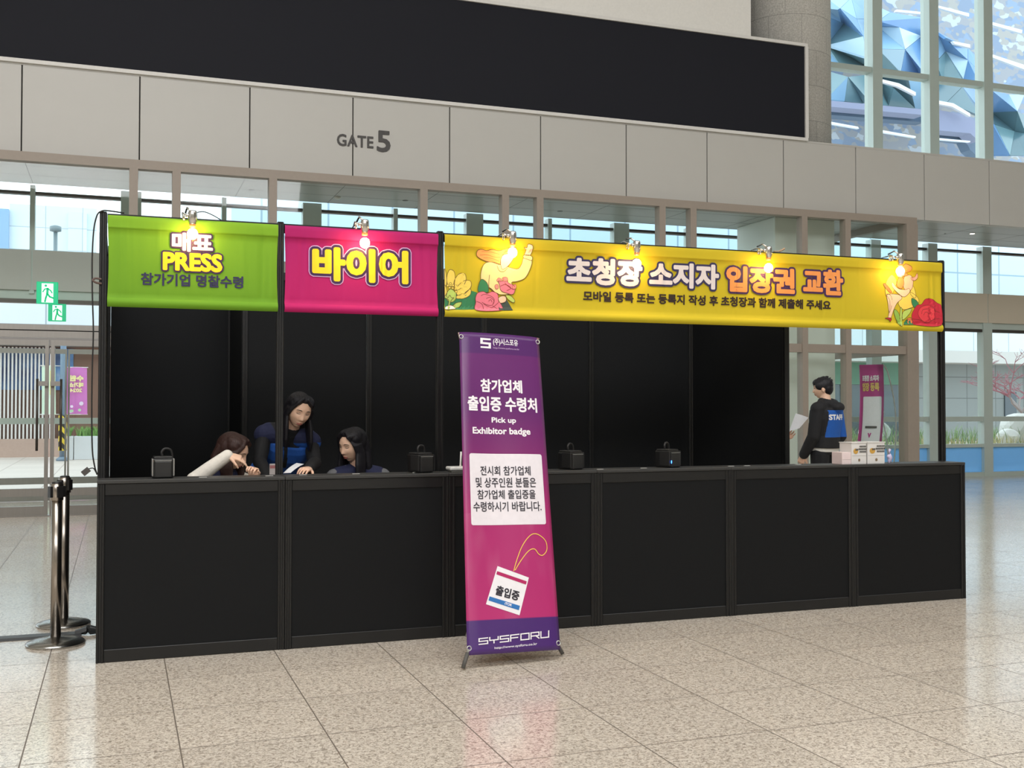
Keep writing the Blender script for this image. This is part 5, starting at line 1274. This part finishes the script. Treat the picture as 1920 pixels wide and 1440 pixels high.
def face_parts(H, M, body, s=1.0, closed=True, lips=True):
    def W(x, z, d): return M @ (Vector((x, face_y(x, z) + d, z)) * s) + H
    for sd in (-1, 1):
        MB().tube([W(sd * (.016 + .034 * k / 6), .0225 + .004 * math.sin(math.pi * (k / 6) ** .8) - .003 * (k / 6) ** 2, .0008) for k in range(7)], [.0016, .0023, .0025, .0024, .0021, .0016, .0008], 6).build('eyebrow', M_BROW, body)
        if closed:
            MB().tube([W(sd * (.019 + .026 * k / 6), .0015 - .0035 * math.sin(math.pi * k / 6), .0012) for k in range(7)], [.0007, .0014, .0017, .0018, .0018, .0015, .0008], 6).build('eyelash', M_LASH, body)
            MB().tube([W(sd * (.020 + .024 * k / 6), .0065 + .0012 * math.sin(math.pi * k / 6), .0003) for k in range(7)], [.0004, .0008, .0009, .0009, .0009, .0008, .0004], 6).build('eyelid_crease', M_LASH, body)
        else:
            MB().ball(W(sd * .032, 0, -.0035), .0125 * s, .008 * s, .0055 * s, M).build('eye', M_EYEW, body)
            MB().ball(W(sd * .032, 0, .0012), .0052 * s, .004 * s, .0052 * s, M).build('iris', M_IRIS, body)
            MB().tube([W(sd * (.019 + .026 * k / 6), .0015 + .0045 * math.sin(math.pi * k / 6), .0018) for k in range(7)], [.0007, .0014, .0017, .0018, .0018, .0015, .0008], 6).build('eyelash', M_LASH, body)
    if lips:
        k = MB()
        for z, r in ((-.0635, .0030), (-.0725, .0038)):
            k.tube([W(x * .0215, z + (.0015 * (1 - abs(x)) if z > -.07 else -.0012 * (1 - x * x)) + (-.0678 - z) * abs(x) ** 2, .0002) for x in (-1, -.66, -.33, 0, .33, .66, 1)], [r * q for q in (.35, .75, 1, .95, 1, .75, .35)], 8)
        fuse('lips', k, M_LIP, body, .0012, 2)
def fuse(name, mb, m, parent, voxel=.004, smooth=3, matfn=None):
    """union of closed shapes as one continuous surface"""
    me = bpy.data.meshes.new('f'); me.from_pydata(mb.v, [], mb.f); o = bpy.data.objects.new('f', me); COL.objects.link(o)
    r = o.modifiers.new('r', 'REMESH'); r.mode = 'VOXEL'; r.voxel_size = voxel; r.use_smooth_shade = True
    if smooth: q = o.modifiers.new('s', 'SMOOTH'); q.factor = .5; q.iterations = smooth
    bpy.context.view_layer.update()
    nm = bpy.data.meshes.new_from_object(o.evaluated_get(bpy.context.evaluated_depsgraph_get()))
    bpy.data.objects.remove(o); bpy.data.meshes.remove(me)
    nm.name = name; ms = m if isinstance(m, (list, tuple)) else [m]
    nm.materials.clear()
    for q in ms: nm.materials.append(q)
    if matfn:
        for p in nm.polygons: p.material_index = matfn(p.center)
    else:
        for p in nm.polygons: p.material_index = 0
    for p in nm.polygons: p.use_smooth = True
    off = wloc(parent) if parent else Vector((0, 0, 0))
    nm.transform(Matrix.Translation(-off))
    o = bpy.data.objects.new(name, nm); COL.objects.link(o); o.parent = parent
    return o
def loft(mb, secs, n=24):
    vs = []; fs = []
    for (c, a, b) in secs:
        for k in range(n):
            t = 2 * math.pi * k / n; ct, st = math.cos(t), math.sin(t)
            e = .85; vs.append(Vector(c) + Vector(a) * (abs(ct) ** e * (1 if ct > 0 else -1)) + Vector(b) * (abs(st) ** e * (1 if st > 0 else -1)))
    for i in range(len(secs) - 1):
        for k in range(n): fs.append((i * n + k, i * n + (k + 1) % n, (i + 1) * n + (k + 1) % n, (i + 1) * n + k))
    fs.append(tuple(range(n - 1, -1, -1))); fs.append(tuple(range((len(secs) - 1) * n, len(secs) * n)))
    mb.add(vs, fs)
def limb(mb, pts, rs, n=16):
    mb.tube(pts, rs, n)
    for p, r in zip(pts, rs): mb.ball(p, r, u=14, v=10)
def hand(mb, w, d, nrm, side, curl=(.35, .45, .5, .55), s=.95, spread=.05, thumb=.6, bend=(1, 1, .7)):
    """palm, four unequal fingers and a thumb; nrm points out of the palm, side = +1/-1 the thumb's side"""
    w = Vector(w); d = Vector(d).normalized(); nrm = Vector(nrm); nrm = (nrm - d * nrm.dot(d)).normalized(); l = d.cross(nrm) * side
    P = lambda a, b, c: w + (d * a + l * b + nrm * c) * s
    loft(mb, [(P(-.012, 0, 0), l * .026 * s, nrm * .018 * s), (P(.01, 0, 0), l * .029 * s, nrm * .017 * s), (P(.045, .002, 0), l * .039 * s, nrm * .0155 * s), (P(.08, 0, 0), l * .041 * s, nrm * .013 * s), (P(.09, 0, 0), l * .036 * s, nrm * .009 * s)], 20)
    mb.ball(P(.032, .024, .008), .019 * s, .016 * s, .014 * s)
    L = (.072, .080, .074, .058)
    for i in range(4):
        b = (1.5 - i) * .0212; p = P(.084 - .004 * abs(i - 1.2), b, 0); dd = (d + l * (1.5 - i) * spread).normalized(); pts = [p - dd * .012 * s, p]; rs = [.0085 * s, .0084 * s]
        a = 0
        for k, fr in enumerate((.45, .32, .23)):
            a += curl[i] * bend[k]; q = (dd * math.cos(a) + nrm * math.sin(a)); p = p + q * L[i] * fr * s; pts.append(p); rs.append((.0079, .0072, .0060)[k] * s)
        limb(mb, pts, rs, 12)
    p = P(.022, .028, .006); q = (d * .75 + l * thumb + nrm * .25).normalized(); pts = [P(.012, .016, .004), p]; rs = [.0125 * s, .0115 * s]
    for k, fr in enumerate((.036, .028, .022)):
        q = (q + nrm * .18 * k - l * .22 * k).normalized(); p = p + q * fr * s; pts.append(p); rs.append((.0100, .0090, .0072)[k] * s)
    limb(mb, pts, rs, 12)
def lerp(a, b, t): return Vector(a) + (Vector(b) - Vector(a)) * t

def person(label, H, M, N, SL, SR, P, hipax, arms, legs, vox=.0035, hs=1.0, female=True, skin=None, hair=None, closed=True, ears=False, clothes=(), stands=True, lips=True):
    """H,M head; N neck base; SL,SR shoulders; P pelvis; arms [(S,E,W,dir,nrm,side,curl)...]; legs [(hip,knee,ankle,toe)...]"""
    H, N, SL, SR, P = map(Vector, (H, N, SL, SR, P)); shx = (SL - SR).normalized(); hipax = Vector(hipax).normalized(); spine = (N - P)
    base = min([l[2][2] for l in legs]) - .08
    t = thing('person', label, 'person', (P.x, P.y, max(0, base)))
    def torso(mb, g, z0=0.0, z1=1.0, neck=True):
        rows = [(-.06, .150, .095), (.0, .168, .112), (.08, .166, .110), (.14, .160, .106), (.32, .128, .088), (.5, .138, .096), (.68, .155, .108), (.84, .160, .098), (.93, .135, .078), (.985, .085, .060)] if female else [(-.06, .155, .10), (.0, .168, .115), (.08, .166, .114), (.16, .162, .112), (.34, .150, .104), (.52, .162, .112), (.70, .182, .120), (.86, .188, .108), (.94, .150, .085), (.985, .09, .065)]
        S = []
        for (v, a, b) in rows:
            if v < z0 or v > z1: continue
            ax = (hipax * (1 - min(1, max(0, v))) + shx * min(1, max(0, v))).normalized(); f = spine.normalized().cross(ax).normalized()
            S.append((P + spine * v, ax * (a + g), f * (b + g)))
        loft(mb, S)
    k = MB(); add_head(k, H, M, hs, ears)
    nk = H + M @ Vector((0, -.02, -.085)) * hs
    limb(k, [N + (N - P).normalized() * -.03, lerp(N, nk, .5), nk, H + M @ Vector((0, -.015, -.04))], [.058, .049 if female else .056, .050 if female else .058, .055], 18)
    torso(k, 0)
    lr = (.046, .040, .037, .033, .024) if female else (.055, .047, .044, .038, .028)
    for (S, E, Wr, d, nr, sd, cu) in arms:
        S, E, Wr = map(Vector, (S, E, Wr))
        limb(k, [lerp(N, S, .55), S, lerp(S, E, .5), E, lerp(E, Wr, .4), Wr], [.05, lr[0], lr[1] + .003, lr[2], lr[3], lr[4]])
        hand(k, Wr, d, nr, sd, cu, .9 if female else 1.02)
    for (hp, kn, an, toe) in legs:
        hp, kn, an, toe = map(Vector, (hp, kn, an, toe))
        limb(k, [hp, lerp(hp, kn, .5), kn, lerp(kn, an, .35), an], [.085, .072, .054, .054, .036], 18)
        limb(k, [an + Vector((0, 0, -.045)), lerp(an, toe, .5) + Vector((0, 0, -.045)), toe + Vector((0, 0, -.05))], [.036, .034, .026])
    b = fuse('body', k, skin or M_SKIN, t, vox, 2)
    face_parts(H, M, b, hs, closed, lips)
    if hair:
        style, hm = hair; k = MB(); L = lambda x, y, z: M @ (Vector((x, y, z)) * hs) + H
        B = lambda x, y, z, a, bb, c: k.ball(L(x, y, z), a * hs, bb * hs, c * hs, M, 24, 16)
        if style == 'short':
            B(0, -.016, .036, .086, .100, .088); B(0, -.050, -.005, .079, .064, .078); B(0, .034, .062, .073, .066, .046)
            for sx in (-1, 1): B(sx * .068, .012, .026, .021, .062, .048)
            rr = random.Random(3)
            for i in range(46):
                a = rr.uniform(0, 6.28); e = rr.uniform(.1, 1.2); q = Vector((math.cos(a) * math.cos(e), math.sin(a) * math.cos(e), math.sin(e)))
                c = L(q.x * .079, q.y * .094 - .014, q.z * .083 + .038); tg = M @ Vector((q.x * .3, .5 + q.y * .2, -.55)).normalized()
                k.tube([c - tg * .02, c, c + tg * .026], [.006, .010, .003], 6)
        else:
            B(0, -.026, .016, .085, .094, .103)
            for sx in (-1, 1): B(sx * .039, .006, .068, .045, .066, .041)
            B(0, .004, .084, .045, .070, .036)
            for sx in (-1, 1): B(sx * .060, .010, .048, .030, .046, .042)
            down = Vector((0, 0, -1)); len_ = style
            fw_ = M @ Vector((0, 1, 0)); sd_ = M @ Vector((1, 0, 0)); fh = Vector((fw_.x, fw_.y, 0)).normalized(); sh = Vector((sd_.x, sd_.y, 0)).normalized()
            # back of the hair as one flattened fall
            c0 = L(0, -.060, .02); c1 = L(0, -.070, -.06); c2 = c1 + down * (len_ - .16) - fh * .01; c3 = c2 + down * .07
            loft(k, [(c0, sd_ * .078 * hs, fw_ * .048 * hs), (c1, sh * .086 * hs, fh * .046 * hs), (lerp(c1, c2, .5), sh * .092, fh * .040), (c2, sh * .085, fh * .030), (c3, sh * .070, fh * .012)], 28)
            for sx in (-1, 1):
                p0, p1, p2, p3 = L(sx * .014, .050, .105), L(sx * .050, .050, .070), L(sx * .076, .024, .012), L(sx * .082, .008, -.05)
                e1 = p3 + down * (len_ - .20) * .5 + sh * sx * .006 + fh * .006; e2 = p3 + down * (len_ - .19) + sh * sx * .008 + fh * .012; e3 = e2 + down * .05
                o = (M @ Vector((sx * .6, -.2, .77))).normalized()
                loft(k, [(p0, fw_ * .018, o * .010), (p1, fw_ * .034, o * .015), (p2, fw_ * .040, sd_ * .016), (p3, fh * .044, sh * .017), (e1, fh * .046, sh * .019), (e2, fh * .036, sh * .016), (e3, fh * .018, sh * .007)], 20)
        fuse('hair', k, hm, t, .004 if vox < .004 else .005, 1 if style == 'short' else 3)
    for (nm, m, spec) in clothes:
        k = MB()
        if 'torso' in spec: torso(k, spec['torso'], spec.get('z0', -.1), spec.get('z1', .99))
        if spec.get('collar'):
            limb(k, [N + (P - N).normalized() * .05, N, N + (nk - N) * .35], [.085, .066, .058], 20)
        if 'sleeve' in spec:
            g = spec['sleeve']; fr = spec.get('to', 1.0)
            for (S, E, Wr, d, nr, sd, cu) in arms:
                S, E, Wr = map(Vector, (S, E, Wr)); pts = [lerp(N, S, .5), S, lerp(S, E, .5), E, lerp(E, Wr, .45), lerp(E, Wr, fr - .03)]
                limb(k, pts, [.058 + g, lr[0] + g + .004, lr[1] + g + .004, lr[2] + g + .003, lr[3] + g + .003, lr[4] + g + .004])
        if 'shoulder' in spec:
            g = spec['shoulder']
            for (S, E, Wr, d, nr, sd, cu) in arms:
                S, E = Vector(S), Vector(E); limb(k, [lerp(N, S, .35), lerp(N, S, .8), lerp(S, E, .06)], [.058 + g, .056 + g, .050 + g])
        if 'legs' in spec:
            g = spec['legs']
            for (hp, kn, an, toe) in legs:
                hp, kn, an = Vector(hp), Vector(kn), Vector(an); limb(k, [hp, lerp(hp, kn, .5), kn, lerp(kn, an, .4), an + Vector((0, 0, .02))], [.088 + g, .074 + g, .056 + g, .056 + g, .046 + g], 18)
            torso(k, g + .004, -.1, spec.get('waist', .2))
        if 'shoes' in spec:
            for (hp, kn, an, toe) in legs:
                an, toe = Vector(an), Vector(toe); limb(k, [an + Vector((0, 0, -.04)), lerp(an, toe, .5) + Vector((0, 0, -.042)), toe + Vector((0, 0, -.048))], [.042, .038, .031])
        if 'extra' in spec: spec['extra'](k)
        fuse(nm, k, m, t, spec.get('vox', .005), spec.get('smooth', 2), spec.get('fn'))
    return t

CL = lambda n, c, r=.8: mat(n, c, r, 0, .12, 60, .08)
M_NAVY, M_BLUE, M_BLK2, M_IVORY, M_GREY, M_DENIM = CL('vest_navy', '#1c2142'), CL('vest_blue', '#1f56a8'), CL('shirt_black', '#131315'), CL('sweater_ivory', '#e6dfd3'), CL('sleeve_grey', '#6e6e70'), CL('trousers_dark', '#15161a')
M_SHOE = CL('shoes_dark', '#1c1b1b', .5)
M_PAPER = mat('paper', '#eceef2', .6)
V = Vector
def seated_legs(P, f, sx):
    L = []
    for s in (-1, 1):
        hp = P + sx * s * .09; kn = hp + f * .42 + V((0, 0, .02)); an = V((kn.x, kn.y, .09)) + f * .02; L.append((hp, kn, an, an + f * .15))
    return L
def stool(P, lab):
    t = thing('office_stool', lab, 'stool', (P.x, P.y, 0), 'stools behind the counter')
    zs = P.z - .12
    MB().lathe([(.17, zs - .05), (.19, zs - .03), (.19, zs - .012), (.17, zs)], (P.x, P.y, 0), 28).build('seat', M_BLK2, t)
    MB().tube([(P.x, P.y, .05), (P.x, P.y, zs - .04)], .022, 12).build('column', M_CHROME, t)
    for i in range(5):
        a = 2 * math.pi * i / 5; MB().tube([(P.x, P.y, .07), (P.x + .24 * math.cos(a), P.y + .24 * math.sin(a), .035)], [.018, .013], 8).build('leg', M_CHROME, t)
        MB().ball((P.x + .24 * math.cos(a), P.y + .24 * math.sin(a), .025), .025, .018, .025).build('caster', M_RUB, t)

# --- standing woman, leaning over a sheet of paper
YW1 = .78
H = at(560, 769, YW1); M = frame((.20, -.90, -.34), roll=R(-10))
H1 = H.copy()
N = at(543, 815, YW1 + .10); SR = at(496, 812, YW1 + .10); SL = at(583, 826, YW1 + .14); P = V((N.x - .06, YW1 + .42, .93))
WR = at(579, 879, .46); EL = at(590, 868, .80); WL_ = at(508, 905, .55); ELb = at(487, 866, .78)
def vest_fn(P0, ax, zsplit, gap, x0):
    def fn(c):
        f = (c - P0).dot(ax)
        return 0
    return fn
Xv = at(540, 850, YW1 - .05).x
zs1 = at(520, 832, YW1).z
def fn1(c):
    if c.y < YW1 + .16 and abs(c.x - (Xv + (zs1 - c.z) * .02)) < .013 + .055 * max(0, (c.z - zs1) / .12) + (.02 if c.z > zs1 else 0): return 2
    return 1 if c.z < zs1 else 0
leg = [((P.x - .09, P.y, P.z - .02), (P.x - .09, P.y - .02, .49), (P.x - .1, P.y + .02, .085), (P.x - .1, P.y - .13, .085)), ((P.x + .09, P.y, P.z - .02), (P.x + .1, P.y - .02, .49), (P.x + .11, P.y + .02, .085), (P.x + .12, P.y - .13, .085))]
w1 = person('standing person with long black hair and blue vest leaning over a sheet of paper', H, M, N, SL, SR, P, (1, .05, 0),
    [(SR, ELb, WL_, (.5, -.6, -.3), (.2, 0, -1), 1, (.4, .5, .5, .5)), (SL, EL, WR, (-.5, -.85, .0), (-.1, .1, -1), 1, (.25, .3, .35, .45))], leg, hair=(.35, M_HBLK),
    clothes=[('shirt', M_BLK2, dict(torso=.008, sleeve=.006, collar=True)), ('vest', [M_NAVY, M_BLUE, M_BLK2], dict(torso=.022, z0=.1, z1=.95, shoulder=.019, fn=fn1, vox=.0045)), ('trousers', M_DENIM, dict(legs=.012)), ('shoes', M_SHOE, dict(shoes=1))])
a, b, c, d = at(531, 887, .26), at(545, 886.5, .30), at(570, 870, .46), at(556, 868, .50)
k = MB(); n = 8; vs = []; fs = []
for i in range(n + 1):
    for j in range(3): p = lerp(lerp(a, d, i / n), lerp(b, c, i / n), j / 2); vs.append(p + V((0, 0, .006 * math.sin(math.pi * i / n))))
for i in range(n):
    for j in range(2): q = i * 3 + j; fs.append((q, q + 1, q + 4, q + 3))
m_ = len(vs); vs += [v + V((0, .001, -.0015)) for v in vs]; fs += [tuple(x + m_ for x in f[::-1]) for f in fs]
t = k.add(vs, fs).build('paper_sheet', M_PAPER); tag(t, 'white sheet of paper in the hand of the standing person', 'paper')
# name card and lanyard
q = at(513, 880, .56); t = thing('name_card', 'pale name card hanging in front of the standing person', 'name card', (q.x, .56, q.z))
MB().rbox(q.x - .026, q.x + .026, .555, .559, q.z - .04, q.z + .036, .002, 1).build('card', mat('card_pale', '#b9b1ad', .4), t)
MB().box(q.x - .024, q.x + .024, .5545, .5552, q.z + .006, q.z + .026).build('card_print', mat('card_red', '#a5696a', .5), t)
q = at(542, 868, YW1 - .14); 
# chest lettering on the vest
q = at(560, 841, .62)
# --- seated person at the left, face in profile, hand raised
YW2 = .62
H = at(437, 846, YW2); M = frame((.80, -.42, -.40), roll=R(6))
N = at(414, 888, YW2 + .05); f2 = V((.55, -.8, 0)).normalized(); s2 = V((-.8, -.55, 0)).normalized()
SR = N + V((-.10, -.11, -.03)); SL = N + V((.12, .14, -.05)); P = V((N.x - .14, N.y + .26, .55))
ER = at(364, 900, .42); WR = at(428, 853, .40); WL_ = at(473, 900, .265); EL = V((N.x + .22, N.y - .10, .93))
w2 = person('seated person with brown hair and ivory sleeve raising a hand before the face', H, M, N, SL, SR, P, (.75, .6, 0),
    [(SR, ER, WR, (.93, -.12, -.28), (.15, .35, -.9), -1, (.25, .4, .62, .75)), (SL, EL, WL_, (.1, -.25, 1), (-.6, -.8, 0), 1, (1.15, 1.2, 1.2, 1.2))], seated_legs(P, f2, V((.8, .55, 0))), hair=(.30, M_HBRN),
    clothes=[('sweater', M_IVORY, dict(torso=.010, sleeve=.009, collar=False)), ('vest', M_NAVY, dict(torso=.024, z0=.1, z1=.95, shoulder=.013)), ('trousers', M_DENIM, dict(legs=.012)), ('shoes', M_SHOE, dict(shoes=1))])
stool(P, 'black round stool under the brown-haired seated person')
# --- seated person at the right, looking left
YW3 = .80
H = at(661, 834, YW3); M = frame((-.84, -.48, -.22), roll=R(-3))
N = at(672, 886, YW3 + .05); SL = N + V((.15, -.06, -.03)); SR = N + V((-.17, -.04, -.03)); P = V((N.x, N.y + .12, .57)); f3 = V((-.15, -1, 0)).normalized()
w3 = person('seated person with long black hair looking left over the counter', H, M, N, SL, SR, P, (1, -.05, 0),
    [(SR, N + V((-.24, -.18, -.26)), N + V((-.10, -.38, -.24)), (.3, -.9, -.1), (0, 0, -1), 1, (.4, .4, .4, .4)), (SL, N + V((.22, -.18, -.26)), N + V((.10, -.38, -.24)), (-.3, -.9, -.1), (0, 0, -1), -1, (.4, .4, .4, .4))], seated_legs(P, f3, V((1, 0, 0))), hair=(.36, M_HBLK),
    clothes=[('shirt', M_GREY, dict(torso=.010, sleeve=.012, collar=False)), ('vest', M_NAVY, dict(torso=.024, z0=.1, z1=.95, shoulder=.013)), ('trousers', M_DENIM, dict(legs=.012)), ('shoes', M_SHOE, dict(shoes=1))])
stool(P, 'black round stool under the black-haired seated person')
# --- standing man seen from behind, at the right
B0 = on_floor(1545, 708, 1.74); xm, ym = B0.x, B0.y
fm_ = V((-.42, .907, 0)).normalized(); lm_ = V((-fm_.y, fm_.x, 0))      # forward, his left
H = V((xm, ym, 1.625)) + fm_ * .02; M = frame(V((-.80, .58, -.06)))
N = V((xm, ym, 1.45)) - fm_ * .03; SL = N + lm_ * .19 + V((0, 0, -.05)); SR = N - lm_ * .19 + V((0, 0, -.05)); P = V((xm, ym, .95)) - fm_ * .0
EL = SL + V((0, 0, -.29)) + lm_ * .035 + fm_ * .03; WL_ = EL + V((0, 0, -.20)) + fm_ * .13 - lm_ * .02
ER = SR + V((0, 0, -.29)) - lm_ * .05 - fm_ * .03; WR = ER + V((0, 0, -.20)) + fm_ * .13
leg = []
for s in (-1, 1):
    hp = P + lm_ * s * .095 - V((0, 0, .03)); kn = hp + V((0, 0, -.42)) + fm_ * .02; an = V((kn.x, kn.y, .09)) - fm_ * .02; leg.append((hp, kn, an, an + fm_ * .17))
zb = 1.10
def fnm(c):
    q = c - V((xm, ym, 0)); back = -q.dot(fm_)
    return 1 if back > -.05 and c.z < 1.39 and c.z > 1.10 and -.40 < q.dot(lm_) < .155 else 0
def hood(k):
    for i in range(11):
        a = R(-100 + 20 * i); c = N + (-fm_ * math.cos(a) * .085 + lm_ * math.sin(a) * .085) + V((0, 0, .025 - .02 * math.cos(a))); k.ball(c, .042, .042, .045)
    k.ball(N - fm_ * .115 + V((0, 0, -.03)), .085, .085, .06)
m4 = person('standing person in a black hooded jacket with blue STAFF back, facing the lobby', H, M, N, SL, SR, P, lm_,
    [(SL, EL, WL_, (fm_ * .5 + V((0, 0, -1))), -lm_, 1, (.5, .5, .55, .6)), (SR, ER, WR, (fm_ * .7 + V((0, 0, -.7))), lm_, -1, (.5, .5, .55, .6))], leg, vox=.0045, female=False, hair=('short', M_HBLK), ears=True, closed=False,
    clothes=[('undershirt', mat('undershirt_white', '#e4e1da', .8), dict(torso=.018, z0=-.01, z1=.6)), ('jacket', [CL('jacket_black', '#1b1b1e'), CL('jacket_blue', '#1f5fb8')], dict(torso=.034, z0=.07, z1=.97, sleeve=.020, shoulder=.02, fn=fnm, extra=hood, vox=.006)), ('trousers', M_DENIM, dict(legs=.014, waist=.02)), ('shoes', M_SHOE, dict(shoes=1))])
from mathutils.bvhtree import BVHTree
jk = [o for o in m4.children if o.name.startswith('jacket')][0]; jo = wloc(jk)
jt = BVHTree.FromPolygons([v.co + jo for v in jk.data.vertices], [list(p.vertices) for p in jk.data.polygons])
def Pback(u, v, d):                      # on the curved back of the jacket
    o = V((xm, ym, v)) - lm_ * u - fm_ * .6; h = jt.ray_cast(o, fm_)[0]
    return (h if h else o + fm_ * .45) - fm_ * (d - .003)
lettering('STAFF', (-.155, .085, 1.285, 1.345), Pback, mat('staff_white', '#f0f0ee', .6), m4, .04, d=.006)
# --- person behind the partition, only a hand with a sheet of paper shows
Yh = 2.0; hp_ = at(1484, 815, Yh); Np = at(1415, 700, 2.25); Np = V((max(5.32, hp_.x - .42), 2.22, 1.43))
H = Np + V((.03, -.02, .175)); M = frame((.8, -.5, -.25)); SL = Np + V((.05, .17, -.05)); SR = Np + V((-.02, -.17, -.05)); P = V((Np.x, Np.y, .94))
E1 = SR + V((.10, -.06, -.27)); wr = hp_ + V((-.085, .03, -.02))
leg = [((P.x, P.y + .09, .91), (P.x + .02, P.y + .09, .49), (P.x, P.y + .1, .085), (P.x + .15, P.y + .1, .085)), ((P.x, P.y - .09, .91), (P.x + .02, P.y - .09, .49), (P.x, P.y - .1, .085), (P.x + .15, P.y - .1, .085))]
w5 = person('person hidden behind the dark partition, only the hand holding a paper in view', H, M, Np, SL, SR, P, (0, 1, 0),
    [(SR, E1, wr, (.9, -.1, .25), (.1, -.6, .5), 1, (.5, .6, .7, .8)), (SL, SL + V((.05, .06, -.28)), SL + V((.2, .02, -.45)), (.5, 0, -.8), (0, -1, 0), -1, (.4, .4, .4, .4))], leg, vox=.0045, hair=('short', M_HBLK), ears=True,
    clothes=[('jacket', M_NAVY, dict(torso=.022, sleeve=.016, shoulder=.014, to=.8, vox=.006)), ('trousers', M_DENIM, dict(legs=.014, waist=.15)), ('shoes', M_SHOE, dict(shoes=1))])
a, b, c, d = at(1480, 808, Yh - .02), at(1499, 803, Yh - .03), at(1516, 783, Yh), at(1492, 775, Yh + .03)
k = MB(); vs = []; fs = []
for i in range(7):
    for j in range(5): p = lerp(lerp(a, d, i / 6), lerp(b, c, i / 6), j / 4); vs.append(p + V((0, -.012 * math.sin(math.pi * j / 4), 0)))
for i in range(6):
    for j in range(4): q = i * 5 + j; fs.append((q, q + 1, q + 6, q + 5))
m_ = len(vs); vs += [v + V((0, .0015, 0)) for v in vs]; fs += [tuple(x + m_ for x in f[::-1]) for f in fs]
t = k.add(vs, fs).build('paper_sheet', M_PAPER); tag(t, 'white printed sheet held out past the dark partition, left of the standing man', 'paper')
